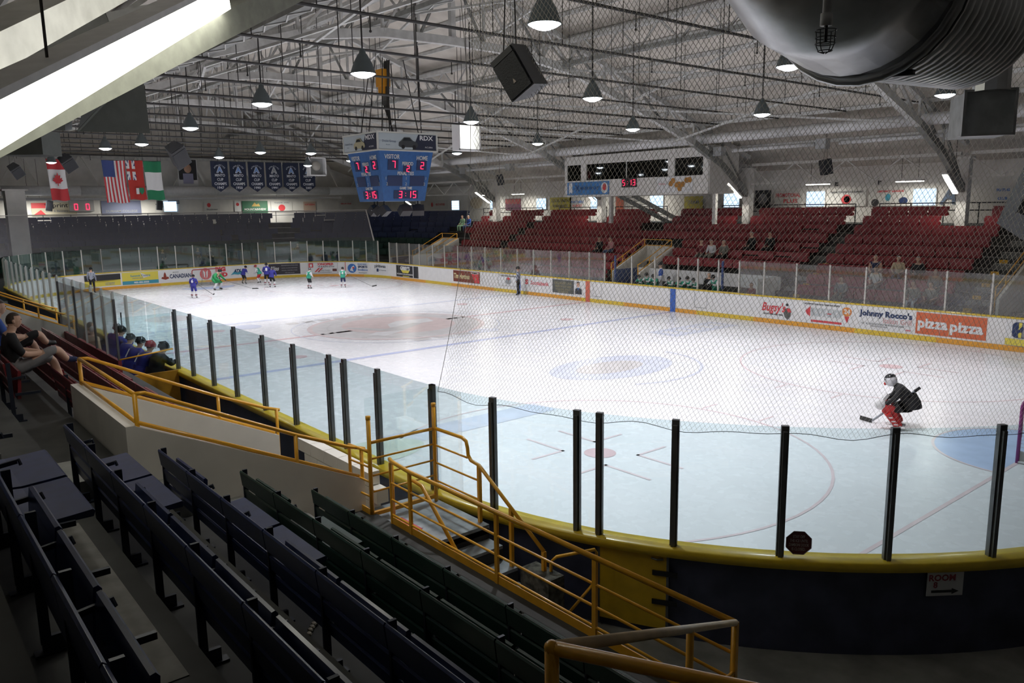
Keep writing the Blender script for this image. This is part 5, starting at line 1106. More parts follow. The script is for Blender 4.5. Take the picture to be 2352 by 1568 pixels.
# ------------------------------------------------------------------ penalty/player bench on the far side
root = thing('far_bench', 'white panelled player bench enclosure behind the far boards', 'bench', (-6, -13.6, 0))
m = MB(); m.box((-6.0, -14.05, .95), (8.6, .08, 1.75)); obj('back_wall', m, WHITE, root); m = MB(); m.box((-6.0, -13.6, .45), (8.4, .35, .06)); obj('seat_board', m, M('bench_wood', (.35, .25, .14), .5), root)
for q in (-1.75, -10.2): m = MB(); m.box((q, -13.2, .95), (.06, 1.75, 1.75)); obj('end_wall', m, M('bench_blue', (.06, .09, .2), .5) if q > -5 else WHITE, root)
for q in (-1.72, -8.4): m = MB(); m.box((q, -12.3, 1.9), (.08, .08, 1.3)); obj('corner_post', m, M('post_blue', (.05, .08, .2), .5), root)
# near side bench: boards, back wall, glass
root = thing('near_bench', 'near side player bench with a dark red back wall and glass', 'bench', (-6, 13.2, 0))
m = MB(); m.box((-6.2, 13.55, .8), (6.6, .08, 1.6)); obj('back_wall', m, M('bench_maroon', (.20, .025, .03), .45, var=.15), root)
m = MB(); m.box((-6.2, 13.2, .42), (6.4, .34, .06)); obj('seat_board', m, MATS['bench_wood'], root)
for i in range(7):
    x = -9.45+1.15*i; m = MB(); m.box((x, 13.55, 2.35), (.05, .05, 1.5)); obj('glass_post', m, ALU if i % 2 else STEEL, root)
    if i < 6: m = MB(); m.box((x+.575, 13.55, 2.35), (1.09, .012, 1.48)); obj('glass_pane', m, GLASSF, root)
m = MB(); m.box((-9.5, 12.9, 2.0), (.012, 1.2, 1.3)); obj('end_pane', m, GLASS, root)
m = MB(); m.box((-9.55, 12.88, .62), (.06, 1.3, 1.15)); obj('end_wall', m, M('bench_orange', (.55, .26, .02), .5, var=.1), root)
m = MB(); m.tube([(-9.5, 13.55, 1.62), (-9.5, 12.3, 1.74)], .02, 8); obj('cross_rail', m, YEL, root, True)

# ------------------------------------------------------------------ goals
def goal(x, sg, label, pipe):
    root = thing('hockey_goal', label, 'goal', (x, 0, 0)); w, h = .915, 1.22
    m = MB(); r = .12
    P = [(x, -w, 0), (x, -w, h-r)]+[(x, -w+r-r*math.cos(a), h-r+r*math.sin(a)) for a in (.5, 1.05, 1.57)]+[(x, w-r+r*math.sin(a), h-r+r*math.cos(a)) for a in (0, .5, 1.05, 1.57)]+[(x, w, 0)]
    m.tube(P, .035, 10); obj('goal_frame', m, pipe, root, True)
    d = -sg; B = [(x, -w, .03), (x+d*.6, -w*1.05, .03), (x+d*1.0, -w*.6, .03), (x+d*1.05, 0, .03), (x+d*1.0, w*.6, .03), (x+d*.6, w*1.05, .03), (x, w, .03)]
    m = MB(); m.tube(B, .03, 8); obj('base_frame', m, M('goal_base', (.5, .5, .5), .5), root, True)
    T = [(x, -w*.9, h), (x+d*.35, -w*.8, h*.98), (x+d*.5, 0, h*.98), (x+d*.35, w*.8, h*.98), (x, w*.9, h)]
    m = MB(); m.tube(T, .025, 8); m.tube([(x+d*.5, 0, h*.98), (x+d*1.05, 0, .03)], .02, 6); obj('top_frame', m, M('goal_top', (.4, .36, .34), .5), root, True)
    m = MB(); n = 34
    def lerp(P_, f): f *= len(P_)-1; i = min(int(f), len(P_)-2); return Vector(P_[i]).lerp(Vector(P_[i+1]), f-i)
    for i in range(n+1):
        m.tube([lerp(T, i/n), lerp(T, i/n).lerp(lerp(B, i/n), .5)+Vector((d*.03, 0, 0)), lerp(B, i/n)], .004, 3, caps=False)
    for j in range(1, 16): m.tube([lerp(T, i/16).lerp(lerp(B, i/16), j/16) for i in range(17)], .004, 3, caps=False)
    tag(obj('netting', m, M('net_white', (.7, .7, .66), .7), root), kind='stuff')
    m = MB(); m.add([Vector(p) for p in B]+[Vector(p)+Vector((0, 0, .22)) for p in B], [(i, i+1, i+8, i+7) for i in range(6)]); obj('base_skirt', m, M('skirt', (.33, .33, .31), .7), root)
goal(-XG, 1, 'hockey goal with a purple red frame at the near end', M('goal_purple', (.20, .02, .16), .35)); goal(XG, -1, 'hockey goal with a dark red frame at the far end', M('goal_red', (.30, .05, .05), .4))

# ------------------------------------------------------------------ safety nets
net = MB(); NR = .0021
s_a = sL(-21.1); s_b = sL(-21.1)-13.5; NS = 22
def netpt(a, b):     # a: 0..1 along the glass (away from the straight), b: 0..1 up
    # left edge drifts along the glass as it rises
    drift = (1-a)**2*(1.15*math.sin(min(1, b*1.25)*math.pi/2))
    s = s_a+(s_b-s_a)*a-drift; sag = .10*math.sin(math.pi*b)
    p, t, n = path(s, .11+.55*b**1.5+sag, 2.62-.05*math.sin(a*28)**2+(7.55-2.62+.25*math.sin(a*6))*b); return p
LA = 13.5; LB_ = 5.0; dx = .056; dz = .078
nA = int(LA/dx); nB = LB_/dz
for fam in (1, -1):
    k0 = -int(nB) if fam > 0 else 0; k1 = nA if fam > 0 else nA+int(nB)
    for k in range(k0, k1):
        pts = []
        for j in range(NS+1):
            b = j/NS; a = (k+fam*b*nB)*dx/LA
            pts.append((a, b))
        # clip to 0..1
        seg = [(a, b) for a, b in pts if 0 <= a <= 1]
        if len(seg) > 1: net.tube([netpt(a, b) for a, b in seg], [.0012+.0019*b for a, b in seg], 3, caps=False)
root = thing('safety_net', 'tall pale mesh safety net rising from the near corner glass', 'net', netpt(.3, 0)); NETM = M('net_cord', (.80, .77, .68), .7)
tag(obj('mesh', net, NETM, root), kind='stuff')
m = MB(); m.tube([netpt(0, i/30) for i in range(31)], .004, 5); m.tube([netpt(i/60, 1) for i in range(61)], .006, 5); obj('edge_rope', m, M('rope', (.35, .34, .31), .7), root)
m = MB(); m.tube([netpt(i/90, 0)+Vector((0, 0, .02*math.sin(i))) for i in range(91)], .004, 5); obj('lower_rope', m, M('rope_dark', (.08, .08, .08), .7), root)
# far net: fine grey mesh hung above the far glass
FN = glassmat('fine_net', (.72, .72, .73), 0, .16, (.42, .41, .42))
m = MB(); vs = []
SS = srange(-11.5, 18.7, .6)
for s in SS:
    e = max(0, (s-17.6)/1.1)
    p, t, n = path(s % PER, .25, 2.74); q, t, n = path((s-e*1.3) % PER, 1.2, 5.05); vs += [p, q]
m.add(vs, [(2*i, 2*i+2, 2*i+3, 2*i+1) for i in range(len(SS)-1)]); fnet = tag(obj('far_net', m, FN), 'fine grey safety mesh hung above the far end glass', 'net')
m = MB(); m.tube([vs[-2], vs[-1]], .05, 5); m.tube(vs[1::2], .02, 4); obj('net_hem', m, M('hem', (.5, .47, .44), .7), fnet)
# ------------------------------------------------------------------ people
def mirror(J):
    out = dict(J)
    for k, v in J.items():
        if k.endswith('L'): out.setdefault(k[:-1]+'R', (-v[0], v[1], v[2]))
    return out
POSES = {
 'stand': mirror(dict(pel=(0, 0, .93), bel=(0, -.01, 1.08), che=(0, 0, 1.27), nec=(0, 0, 1.44), hea=(0, -.015, 1.59), shL=(.185, .01, 1.385), elL=(.255, .03, 1.11), haL=(.26, -.06, .87), hiL=(.095, 0, .88), knL=(.11, -.02, .49), anL=(.115, .03, .09), toL=(.125, -.14, .035))),
 'skate': mirror(dict(pel=(0, .10, .80), bel=(0, .04, .95), che=(0, -.08, 1.12), nec=(0, -.17, 1.26), hea=(0, -.24, 1.38), shL=(.19, -.10, 1.22), elL=(.28, -.12, .98), haL=(.15, -.34, .84), hiL=(.10, .10, .76), knL=(.16, -.08, .44), anL=(.19, .10, .10), toL=(.21, -.07, .04))),
 'lean': mirror(dict(pel=(0, .12, .90), bel=(0, .06, 1.04), che=(0, -.05, 1.21), nec=(0, -.13, 1.35), hea=(0, -.18, 1.48), shL=(.19, -.06, 1.30), elL=(.27, -.20, 1.12), haL=(.12, -.36, 1.16), hiL=(.095, .12, .86), knL=(.11, .06, .48), anL=(.12, .10, .09), toL=(.13, -.07, .035))),
 'goalie': dict(pel=(0, .26, .60), bel=(0, .20, .74), che=(0, .06, .92), nec=(0, -.10, 1.04), hea=(.02, -.20, 1.12), shL=(.22, .0, .97), elL=(.34, -.12, .76), haL=(.26, -.36, .60), shR=(-.22, .0, .97), elR=(-.35, -.06, .74), haR=(-.24, -.32, .62),
     hiL=(.12, .20, .60), knL=(.27, -.14, .44), anL=(.24, .06, .10), toL=(.30, -.12, .05), hiR=(-.12, .20, .60), knR=(-.27, -.12, .44), anR=(-.25, .14, .10), toR=(-.31, -.05, .05)),
 'sit': mirror(dict(pel=(0, .06, .52), bel=(0, .05, .67), che=(0, .02, .86), nec=(0, 0, 1.03), hea=(0, -.03, 1.18), shL=(.185, .02, .97), elL=(.25, -.02, .70), haL=(.12, -.28, .62), hiL=(.09, .02, .50), knL=(.13, -.42, .50), anL=(.13, -.40, .09), toL=(.14, -.56, .035))),
 'lounge': dict(pel=(0, .06, .50), bel=(0, .10, .65), che=(0, .10, .84), nec=(0, .08, 1.01), hea=(0, .03, 1.16), shL=(.185, .11, .95), elL=(.26, .0, .70), haL=(.16, -.26, .66), shR=(-.185, .11, .95), elR=(-.26, .0, .70), haR=(-.14, -.26, .68),
     hiL=(.09, .02, .49), knL=(.13, -.42, .56), anL=(.12, -.52, .16), toL=(.13, -.68, .12), hiR=(-.09, .02, .49), knR=(-.16, -.44, .74), anR=(.02, -.60, .52), toR=(.02, -.76, .50)),
 'play': mirror(dict(pel=(0, .02, .86), bel=(0, -.01, 1.02), che=(0, -.05, 1.20), nec=(0, -.08, 1.36), hea=(0, -.12, 1.50), shL=(.19, -.05, 1.30), elL=(.27, -.10, 1.04), haL=(.10, -.32, .92), hiL=(.10, .02, .82), knL=(.13, -.09, .46), anL=(.15, .04, .09), toL=(.17, -.12, .035))),
}
BONES = [('pel', 'bel', 0), ('bel', 'che', 0), ('che', 'nec', 4), ('nec', 'hea', 4)]
for q in 'LR': BONES += [('che', 'sh'+q, 0), ('sh'+q, 'el'+q, 1), ('el'+q, 'ha'+q, 2), ('ha'+q, 'fi'+q, 3), ('pel', 'hi'+q, 5), ('hi'+q, 'kn'+q, 5), ('kn'+q, 'an'+q, 6), ('an'+q, 'to'+q, 7)]
RAD = dict(pel=.135, bel=.125, che=.15, nec=.06, hea=.07, sh=.078, el=.055, ha=.042, fi=.034, hi=.10, kn=.068, an=.048, to=.042)
BODY = {}
def body_mesh(pose, bulk, helmet_head=False, fingers=False):
    key = (pose, bulk, helmet_head, fingers)
    if key in BODY: return BODY[key]
    J = {k: Vector(v) for k, v in POSES[pose].items()}
    for q in 'LR':
        d = (J['ha'+q]-J['el'+q]).normalized(); J['fi'+q] = J['ha'+q]+d*.07
    names = list(J); idx = {n: i for i, n in enumerate(names)}; verts = [J[n] for n in names]; edges = [(idx[a], idx[b]) for a, b, g in BONES]; rad = []
    for n in names:
        b = n[:-1] if n[-1] in 'LR' and n[:-1] in RAD else n; r = RAD[b]
        k = bulk if b in ('pel', 'bel', 'che', 'sh', 'el', 'hi', 'kn', 'an') else (1+(bulk-1)*.8 if b in ('ha', 'fi', 'to') else 1); rad.append(r*k)
    fingverts = []
    if fingers:
        for q in 'LR':
            d = (J['fi'+q]-J['ha'+q]).normalized(); s_ = d.cross(Vector((0, 0, 1))).normalized()
            for w, l in ((-.03, .05), (-.01, .062), (.01, .058), (.03, .045)):
                a = len(verts); verts.append(J['fi'+q]+s_*w+d*l*.5-Vector((0, 0, .006))); verts.append(J['fi'+q]+s_*w*1.15+d*l-Vector((0, 0, .022))); rad += [.0095, .008]; edges += [(idx['fi'+q], a), (a, a+1)]; fingverts += [a, a+1]
            a = len(verts); verts.append(J['ha'+q]+s_*.05+d*.03); verts.append(J['ha'+q]+s_*.06+d*.06); rad += [.011, .009]; edges += [(idx['ha'+q], a), (a, a+1)]
    me = bpy.data.meshes.new('body'); me.from_pydata(verts, edges, []); ob = bpy.data.objects.new('tmp', me); COL.objects.link(ob)
    sk = ob.modifiers.new('s', 'SKIN'); sk.use_smooth_shade = True; ob.modifiers.new('u', 'SUBSURF').levels = 1; ob.modifiers['u'].render_levels = 1
    for i, r in enumerate(rad):
        v = me.skin_vertices[0].data[i]; v.radius = (r, r); v.use_root = (i == idx['pel'])
    me2 = bpy.data.meshes.new_from_object(ob.evaluated_get(bpy.context.evaluated_depsgraph_get())); bpy.data.objects.remove(ob)
    mb = MB(); segs = [(J[a], J[b], g) for a, b, g in BONES]
    vs = [v.co.copy() for v in me2.vertices]
    mb.v = [tuple(v) for v in vs]
    for pl in me2.polygons:
        c = pl.center; best = None
        for a, b, g in segs:
            d = b-a; t = max(0, min(1, (c-a).dot(d)/d.length_squared)); ds = (c-(a+d*t)).length
            if best is None or ds < best[0]: best = (ds, g)
        mb.f.append(tuple(pl.vertices)); mb.m.append(best[1])
    bpy.data.meshes.remove(me2)
    # head with a nose, ears and eyes, merged into the same mesh
    hc = J['hea']+Vector((0, 0, .02)); n, k = 14, 10
    for i in range(k):
        for j in range(n):
            q = []
            for a, b in ((i, j), (i, j+1), (i+1, j+1), (i+1, j)):
                th = math.pi*a/k; ph = 2*math.pi*b/n; x, y, z = math.sin(th)*math.cos(ph), math.sin(th)*math.sin(ph), math.cos(th)
                nose = .028*max(0, 1-(abs(z+.08)/.22))*max(0, 1-abs(x)/.28) if y < 0 else 0
                q.append(hc+Vector((x*.082*(1 if z > -.3 else .86), y*.102-nose, z*.122)))
            c = sum(q, Vector())/4-hc; hair = c.z > .055 or (c.y > .015 and c.z > -.05)
            mb.add(q, [(0, 1, 2, 3)], 9 if hair else 8)
    for sx in (-1, 1):
        mb.sphere(hc+Vector((sx*.084, .012, -.005)), .024, 6, 8, (.5, 1, 1.3)); mb.sphere(hc+Vector((sx*.032, -.088, .012)), .011, 6, 9)
    mb.box(hc+Vector((0, -.090, -.055)), (.045, .012, .009), mi=4)
    res = mb.mesh('body', [SKIN]*10); res.polygons.foreach_set('use_smooth', [True]*len(res.polygons)); BODY[key] = (res, J); return BODY[key]
def stripes(name):
    m = M(name, (.6, .6, .62), .7); nt = m.node_tree; b = nt.nodes['Principled BSDF']; tc = nt.nodes.new('ShaderNodeTexCoord'); w = nt.nodes.new('ShaderNodeTexWave'); w.inputs['Scale'].default_value = 5.5
    w.bands_direction = 'X'; rp = nt.nodes.new('ShaderNodeValToRGB'); rp.color_ramp.interpolation = 'CONSTANT'; rp.color_ramp.elements[0].color = (.03, .04, .10, 1); rp.color_ramp.elements[1].color = (.62, .66, .74, 1); rp.color_ramp.elements[1].position = .45
    nt.links.new(tc.outputs['Object'], w.inputs['Vector']); nt.links.new(w.outputs[0], rp.inputs[0]); nt.links.new(rp.outputs[0], b.inputs['Base Color']); return m
C = {k: M('cloth_'+k, v, .8, var=.08, scale=12) for k, v in dict(blue=(.035, .035, .26), green=(.04, .34, .22), kelly=(.03, .30, .10), white=(.70, .70, .72), black=(.012, .012, .014), red=(.5, .03, .03), navy=(.02, .03, .09), grey=(.25, .25, .26), tan=(.58, .46, .30), khaki=(.20, .19, .16), jean=(.08, .12, .22), maroon=(.2, .03, .04), pink=(.55, .25, .25), royal=(.04, .10, .38), lime=(.35, .55, .35)).items()}
STR = stripes('referee_stripes'); HELB = M('helmet_black', (.012, .013, .016), .2); HELR = M('helmet_red', (.35, .04, .05), .25); CAGE = M('cage_wire', (.5, .5, .52), .4, .5); HELG = M('helmet_smoke', (.10, .10, .11), .25)
def helmet(J, mat, root, cage=True):
    hc = J['hea']+Vector((0, .005, .03)); m = MB(); prof = [(max(.001, math.sin(math.pi*i/14))*.118, math.cos(math.pi*i/14)*.118) for i in range(9)]
    m.lathe([(r, z) for r, z in prof], hc, 16, 0, Matrix.Diagonal((.93, 1.12, 1.1)) @ Matrix.Rotation(.18, 3, 'X')); m.box(hc+Vector((0, .02, .118)), (.04, .16, .02)); hl = obj('helmet', m, mat, root, True)
    if cage:
        m = MB()
        for z in (-.09, -.055, -.02, .015): m.tube([hc+Vector((.1*math.cos(t), -.128*math.sin(t), z)) for t in [math.pi*i/8 for i in range(9)]], .004, 4)
        for a in (-.05, 0, .05): m.tube([hc+Vector((a, -.125, .02)), hc+Vector((a, -.13, -.09))], .004, 4)
        obj('face_cage', m, CAGE, hl)
def person(pose, loc, dirxy, h, mats, label, bulk=1.0, helm=None, number=None, hair=HAIRB, skates=False, fingers=False, cage=True, group=None, nmat=None, socks2=None):
    me, J = body_mesh(pose, bulk, False, fingers); o = bpy.data.objects.new('person', me); COL.objects.link(o); tag(o, label, 'person', group)
    sl = [mats.get(k, mats['t']) for k in ('t', 'ua', 'fa', 'ha', 'nk', 'th', 'sh', 'ft', 'fc', 'hr')]
    d = dict(ua=mats.get('ua', mats['t']), fa=mats.get('fa', mats.get('ua', mats['t'])), ha=mats.get('ha', SKIN), nk=mats.get('nk', SKIN), th=mats.get('th', C['black']), sh=mats.get('sh', mats.get('th', C['black'])), ft=mats.get('ft', BLACK), fc=SKIN, hr=hair)
    sl = [mats['t']]+[d[k] for k in ('ua', 'fa', 'ha', 'nk', 'th', 'sh', 'ft', 'fc', 'hr')]
    for i, mt in enumerate(sl): o.material_slots[i].link = 'OBJECT'; o.material_slots[i].material = mt
    if helm: helmet(J, helm, o, cage)
    if skates:
        for q in 'LR':
            a = J['an'+q]; b = J['to'+q]; m = MB(); m.beam((a.x, a.y+.05, .012), (b.x, b.y-.05, .012), .012, .024); m.beam((a.x, a.y+.02, .04), (b.x, b.y, .035), .03, .03); obj('skate_blade', m, M('blade', (.75, .76, .78), .3, .4), o)
            if socks2: 
                kn = J['kn'+q]; p = kn.lerp(a, .62); e = kn.lerp(a, .80); m = MB(); m.tube([p, e], .066*bulk, 10, caps=False); obj('sock_band', m, socks2, o)
    if number:
        c = J['che'].lerp(J['bel'], .35); back = Vector((0, 1, 0)); tdir = (J['nec']-J['bel']).normalized(); nrm = Vector((0, tdir.z, -tdir.y)).normalized()
        text(number, .30, nmat or PWHITE, o, c+nrm*(.155*bulk+.035), (-1, 0, 0), tdir, 1, .012, name='jersey_number')
    if pose in ('skate', 'play', 'stand', 'lean') and bulk > 1.05:      # loose jersey hem and shorts
        m = MB(); p = J['pel']; m.tube([J['bel']+Vector((0, 0, .02)), p+Vector((0, 0, -.06))], [.165*bulk, .18*bulk], 14, caps=False); obj('jersey_hem', m, mats['t'], o, True)
    s = h/(J['hea'].z+.16); o.scale = (s, s, s); o.location = loc; o.rotation_euler = (0, 0, math.atan2(dirxy[0], -dirxy[1])); return o
def stick(hand, blade, label, bladed=(.25, 0, 0), butt=None, mat=M('stick_grey', (.12, .12, .13), .4), w=.028, bl=M('stick_blade', (.03, .03, .03), .6), bw=.07):
    hand = Vector(hand); blade = Vector(blade); root = thing('hockey_stick', label, 'stick', blade)
    top = Vector(butt) if butt else hand+(hand-blade).normalized()*.25
    m = MB(); m.beam(top, blade, w, w*.7); obj('shaft', m, mat, root)
    m = MB(); bd = Vector(bladed); m.beam(blade, blade+bd, .014, bw); obj('blade', m, bl, root); m = MB(); m.beam(top, top+(blade-top).normalized()*.15, w*1.15, w*.95); obj('grip', m, BLACK, root)
up_ice = (1, 0)
B8 = dict(t=C['blue'], th=C['black'], sh=C['white'], ft=BLACK, ha=C['black'], nk=C['blue']); GK = dict(t=C['green'], ua=C['white'], fa=C['white'], th=C['black'], sh=C['white'], ft=BLACK, ha=C['black'], nk=C['white'])
RF = dict(t=STR, ua=STR, fa=STR, th=C['black'], sh=C['black'], ft=BLACK, ha=SKIN)
person('stand', (26.5, 6.75, 0), (.75, -.5), 1.68, RF, 'referee in a striped shirt standing by the yellow far end advert', 1.05, HELB, cage=False, skates=True)
person('stand', (5.2, -11.45, 0), (.75, .6), 1.70, RF, 'referee in a striped shirt standing against the blue board marker', 1.05, HELB, cage=False, skates=True)
person('play', (18.5, 2.9, 0), (.8, -.6), 1.42, dict(B8, th=C['blue']), 'skater in a blue jersey numbered 6 left of the far goal', 1.14, HELB, '6', skates=True, socks2=C['maroon'])
stick((18.9, 2.5, .75), (19.3, 1.5, .03), 'dark stick held by the skater left of the far goal', (.2, -.15, .02))
person('goalie', (22.1, .2, 0), (-.75, -.6), 1.38, dict(t=C['kelly'], th=C['kelly'], sh=C['white'], ft=BLACK, ha=C['black'], ua=C['kelly']), 'goalkeeper in bright green in front of the far goal', 1.25, HELB, '1', skates=True)
stick((21.9, .0, .7), (21.1, -1.7, .03), 'thin stick reaching right from the green goalkeeper', (-.3, -.3, 0))
person('skate', (25.2, -2.75, 0), (.3, -.9), 1.28, dict(t=C['blue'], th=C['black'], sh=C['khaki'], ft=BLACK, ha=C['white'], ua=C['blue'], fa=C['white']), 'bent skater in blue and black against the far boards', 1.12, HELB, skates=True)
person('skate', (25.0, -3.75, 0), (.6, .6), 1.30, dict(t=C['green'], ua=C['white'], fa=C['white'], th=C['red'], sh=C['white'], ft=BLACK, ha=C['white']), 'skater in green with a red helmet against the far boards', 1.1, HELR, '2', skates=True)
person('play', (22.8, -3.45, 0), (.85, -.4), 1.55, B8, 'tall skater in a blue jersey numbered 8 seen from behind', 1.16, HELB, '8', skates=True, socks2=C['maroon'])
person('skate', (21.2, -3.15, 0), (.6, -.7), 1.36, B8, 'bent skater in blue just in front of the number 8 player', 1.12, HELG, skates=True, socks2=C['maroon'])
person('play', (18.5, -4.55, 0), (.2, -.95), 1.36, GK, 'skater in green vest and black shorts near the red print advert', 1.12, HELG, '3', skates=True, socks2=C['maroon'])
person('play', (17.3, -6.4, 0), (.75, -.5), 1.36, dict(GK, th=C['navy']), 'skater in green numbered 4 holding a long stick', 1.12, HELB, '4', skates=True, socks2=C['maroon'])
stick((17.2, -6.9, .75), (16.3, -8.0, .03), 'long stick held out by the green number 4 skater', (-.1, -.3, .05))
# near goalkeeper with mask, blocker, leg pads and big stick
gd = Vector((.86, .50, 0)).normalized(); gs = Vector((gd.y, -gd.x, 0)); g0_ = Vector((-22.16, .12, 0))
gk = person('goalie', tuple(g0_), (gd.x, gd.y), 1.22, dict(t=C['black'], th=C['black'], sh=C['red'], ft=C['white'], ha=C['white'], ua=C['black'], fa=C['black'], nk=C['black']), 'crouching goalkeeper in black with red leg pads near the near goal', 1.28)
me_, J_ = body_mesh('goalie', 1.28)
def gl(v): return gk.matrix_basis @ Vector(v)
bpy.context.view_layer.update()
hc = J_['hea']+Vector((0, 0, .02))
def gobj(name, m, mat, sm=True):
    o = obj(name, m, mat, None, sm); o.parent = gk; return o
MASKW = M('mask_white', (.75, .75, .78), .3); PADR = M('pad_red', (.55, .03, .03), .5, var=.1); PADW = M('pad_white', (.72, .72, .72), .5, var=.06)
m = MB(); m.sphere(hc+Vector((0, .0, .02)), .135, 16, 0, (.92, 1.08, 1.12)); gobj('mask_shell', m, MASKW)
m = MB(); m.lathe([(max(.001, math.sin(math.pi*i/16))*.142, math.cos(math.pi*i/16)*.142) for i in range(6)], hc+Vector((0, .0, .025)), 16, 0, Matrix.Diagonal((.92, 1.08, 1.12)) @ Matrix.Rotation(.25, 3, 'X')); gobj('mask_crown', m, HELB)
for sx in (-1, 1): m = MB(); m.sphere(hc+Vector((sx*.045, -.132, .04)), .034, 8, 0, (1, .5, .6)); gobj('eye_opening', m, BLACK)
m = MB(); m.sphere(hc+Vector((0, -.118, -.07)), .055, 8, 0, (1, .6, .8)); gobj('mask_chin', m, PADR)
for z in (-.02, .01, .04, .07):
    m = MB(); m.tube([hc+Vector((.09*math.cos(t), -.10-.055*math.sin(t), z)) for t in [math.pi*i/6 for i in range(7)]], .004, 4); gobj('mask_bar', m, CAGE)
for q, sx in (('L', 1), ('R', -1)):
    kn, an, to = J_['kn'+q], J_['an'+q], J_['to'+q]
    m = MB(); f = Vector((0, -1, 0)); top = kn+Vector((0, -.07, .16)); mid = kn+Vector((0, -.12, -.04)); low = an+Vector((0, -.10, .0))
    for a, b, w in ((top, mid, .24), (mid, low, .26)): m.beam(a, b, w, .12)
    gobj('leg_pad', m, PADR, False)
    m = MB(); m.beam(top+Vector((-sx*.13, .01, 0)), mid+Vector((-sx*.13, .01, 0)), .05, .14); m.beam(mid+Vector((-sx*.13, .01, 0)), low+Vector((-sx*.13, .01, 0)), .05, .14); gobj('pad_edge', m, PADW, False)
    for fz in (.25, .55, .8): c = mid.lerp(low, fz); m = MB(); m.box(c+Vector((0, -.005, 0)), (.27, .135, .03)); gobj('pad_strap', m, PADW, False)
    m = MB(); m.beam((an.x, an.y+.08, .02), (to.x, to.y-.06, .02), .05, .05); gobj('skate_blade', m, M('skate_silver', (.55, .56, .58), .3, .5), False)
ha = J_['haR']; m = MB(); m.beam(ha+Vector((-.02, .10, .14)), ha+Vector((0, -.06, -.10)), .20, .07); gobj('blocker', m, PADW, False)
ha = J_['haL']; m = MB(); m.sphere(ha+Vector((0, -.05, 0)), .13, 12, 0, (.8, 1.1, 1.0)); gobj('catching_glove', m, PADW)
m = MB(); m.tube([J_['bel']+Vector((0, 0, .06)), J_['pel']+Vector((0, .02, .02)), J_['pel']+Vector((0, .04, -.10))], [.19, .215, .225], 16, caps=False); gobj('jersey_hem', m, C['black'])
stick((-21.97, .19, .43), (-21.6, .17, .05), 'wide bladed goalkeeper stick laid out in front of the black goalkeeper', (.30, -.02, .02), butt=(-22.40, -.40, .90), w=.055, mat=M('gstick', (.33, .36, .4), .4), bw=.10)

# benches
n_ = 0
for i, (x, h, hm) in enumerate(((-3.0, 1.32, HELB), (-3.5, 1.45, HELB), (-3.95, 1.4, HELB), (-4.95, 1.34, HELB), (-5.6, 1.36, HELB), (-6.1, 1.42, HELB), (-6.45, 1.36, HELB), (-7.6, 1.58, HELB))):
    person('lean', (x, -12.85, .28), (0, 1), h, dict(GK, t=C['green'], ua=C['white'] if i % 2 else C['green']), 'young player in green leaning on the far side bench boards', 1.12, hm, group='green players on the far bench')
person('stand', (-4.05, -13.15, .35), (.7, .7), 1.95, dict(t=C['white'], ua=C['royal'], fa=C['white'], th=C['white'], sh=C['white'], ha=C['white']), 'player in a white and blue jersey standing tall on the far bench', 1.12, HELB)
person('stand', (-7.0, -13.2, .2), (-.2, 1), 1.72, dict(t=C['black'], th=C['black']), 'coach in a long black coat standing at the far bench', 1.1, hair=HAIRG)
person('sit', (-9.5, -13.0, .35), (.2, 1), 1.25, dict(t=C['maroon'], th=C['khaki']), 'timekeeper in brown sitting in the glass box right of the far bench', 1.1)
for i, (x, y, h, hm, t) in enumerate(((-6.4, 12.55, 1.72, HELB, 'blue'), (-7.6, 12.6, 1.78, HELB, 'blue'), (-8.6, 12.62, 1.8, HELR, 'blue'), (-9.15, 12.45, 1.82, HELB, 'black'), (-5.2, 12.5, 1.80, HELB, 'blue'), (-4.5, 12.45, 1.78, HELG, 'blue'))):
    lab = ['player in blue at the middle of the near bench with a black helmet', 'player in a numbered blue jersey leaning on the near bench boards', 'player in blue with a red helmet leaning on the near bench boards', 'person in black at the end of the near bench by the orange wall', 'player in blue with raised stick near the glass end of the near bench', 'player in blue with a grey helmet at the far end of the near bench'][i]
    person('lean', (x, y+.15, .08), (.2, -1), h, dict(t=C[t], th=C['black'], sh=C['navy'], ha=C['black']), lab, 1.2, hm, '1' if i in (1, 2) else None)
stick((-5.0, 12.45, 1.5), (-4.9, 12.4, .3), 'upright dark stick held on the near bench', (.1, -.2, 0), butt=(-5.0, 12.4, 2.25))
person('sit', (-7.3, 13.25, .05), (0, -1), 1.15, dict(t=C['royal'], th=C['royal'], ha=C['white']), 'small player in bright blue sitting on the near bench behind the others', 1.15, HELG)
person('stand', (-4.2, 13.1, .2), (.4, -.9), 1.78, dict(t=C['maroon'], th=C['black']), 'adult in a dark red top behind the near bench glass', 1.08)
person('stand', (-5.0, 13.2, .2), (.4, -.9), 1.75, dict(t=C['tan'], th=C['khaki']), 'adult in a beige top behind the near bench glass', 1.08, hair=HAIRG)
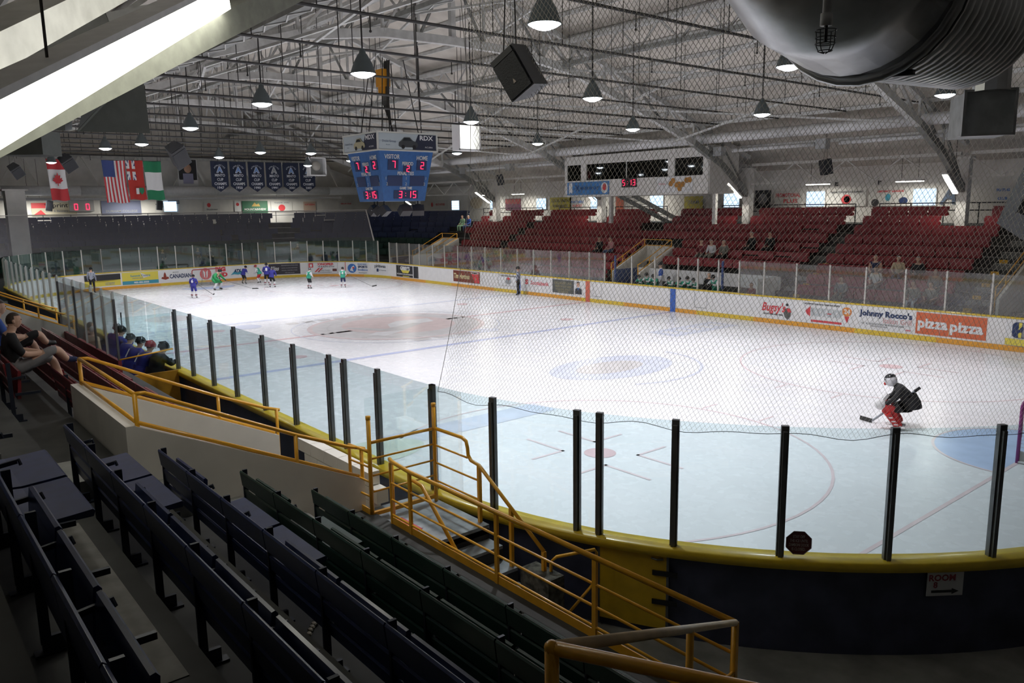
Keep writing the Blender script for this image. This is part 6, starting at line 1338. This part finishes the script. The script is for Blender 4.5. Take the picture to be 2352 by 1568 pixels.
# spectators
def row_fit(pxl, pyl):
    best = None
    for k in range(-1, KTOP+1):
        y = -(HW+OFF(k)+.45); d = fw+r2*(pxl-1176)/1804.75-u2*(pyl-784)/1804.75; t = (y-CAM.y)/d.y; p = CAM+d*t; e = abs(p.z-(ZT(k)+1.18))
        if best is None or e < best[0]: best = (e, k, p.x)
    return best[1], best[2]
SPEC = [((1933, 650), dict(t=C['grey'], th=C['khaki']), 'spectator in grey hunched in the lower red rows'), ((2013, 630), dict(t=C['white'], th=C['khaki'], fa=SKIN), 'spectator in a white printed tee with crossed arms in the red rows'), ((2012, 598), dict(t=C['navy'], ua=SKIN, fa=SKIN, th=C['jean']), 'spectator in a dark tank top above the white tee'), ((2065, 600), dict(t=C['tan'], fa=SKIN, th=C['jean']), 'spectator in a pale orange tee and jeans in the red rows'),
        ((2110, 603), dict(t=C['black'], th=C['black']), 'spectator in black beside the pale orange tee'), ((2100, 640), dict(t=C['khaki'], th=C['white'], sh=C['white']), 'spectator with pale blue trousers stretched in the red rows'), ((2140, 655), dict(t=C['khaki'], fa=SKIN, th=C['black']), 'spectator in an olive top leaning forward in the lower red rows'), ((2150, 632), dict(t=C['grey'], th=C['khaki']), 'spectator in a grey top behind the olive top'),
        ((1635, 562), dict(t=C['white'], th=C['khaki']), 'spectator in a white top above the far bench'), ((1612, 562), dict(t=C['maroon'], th=C['khaki']), 'spectator in maroon beside the white top above the far bench'), ((1664, 560), dict(t=C['khaki'], th=C['black']), 'spectator in olive sitting right of the white top'), ((1728, 545), dict(t=C['black'], th=C['black']), 'spectator in black left of a pair in the middle red rows'), ((1770, 545), dict(t=C['black'], th=C['black']), 'spectator in black right of a pair in the middle red rows'),
        ((1404, 540), dict(t=C['pink'], th=C['jean']), 'spectator in pale pink left of the entrance stair'), ((1378, 540), dict(t=C['black'], th=C['black']), 'spectator in black left of the pale pink top'), ((1063, 503), dict(t=C['lime'], th=C['lime']), 'small figure in pale green in the top rows near the blue seats'), ((1077, 502), dict(t=C['royal'], th=C['jean']), 'small figure in blue in the top rows near the blue seats')]
for (a, b), mt, lab in SPEC:
    k, x = row_fit(a, b); person('sit', (x, -(HW+OFF(k)+.42), ZT(k)), (random.uniform(-.3, .3), 1), 1.32, mt, lab, 1.08, hair=random.choice([HAIRB, HAIRB, HAIRG]))
person('lounge', (-16.5, HW+OFF(3)+.30, ZT(3)-.02), (0, -1), 1.34, dict(t=C['black'], fa=SKIN, th=C['grey'], sh=SKIN, ft=C['navy']), 'spectator in grey shorts with one leg crossed in the dark red rows', 1.08, fingers=True)
person('lounge', (-14.6, HW+OFF(3)+.26, ZT(3)-.02), (.1, -1), 1.36, dict(t=C['royal'], fa=SKIN, th=C['black'], sh=SKIN, ft=BLACK), 'spectator in a blue tee and black shorts beyond the grey shorts', 1.08, fingers=True)
# dim figures behind the far end glass
for i, (y, t) in enumerate(((-1.3, 'navy'), (-2.2, 'black'), (-9.2, 'navy'), (1.2, 'black'))):
    person('sit', (HL+OFF(0)+.4, y, ZT(0)), (-1, 0), 1.3, dict(t=C[t], th=C['black']), 'dim seated figure behind the far end glass', 1.05, group='dim figures behind the far glass')
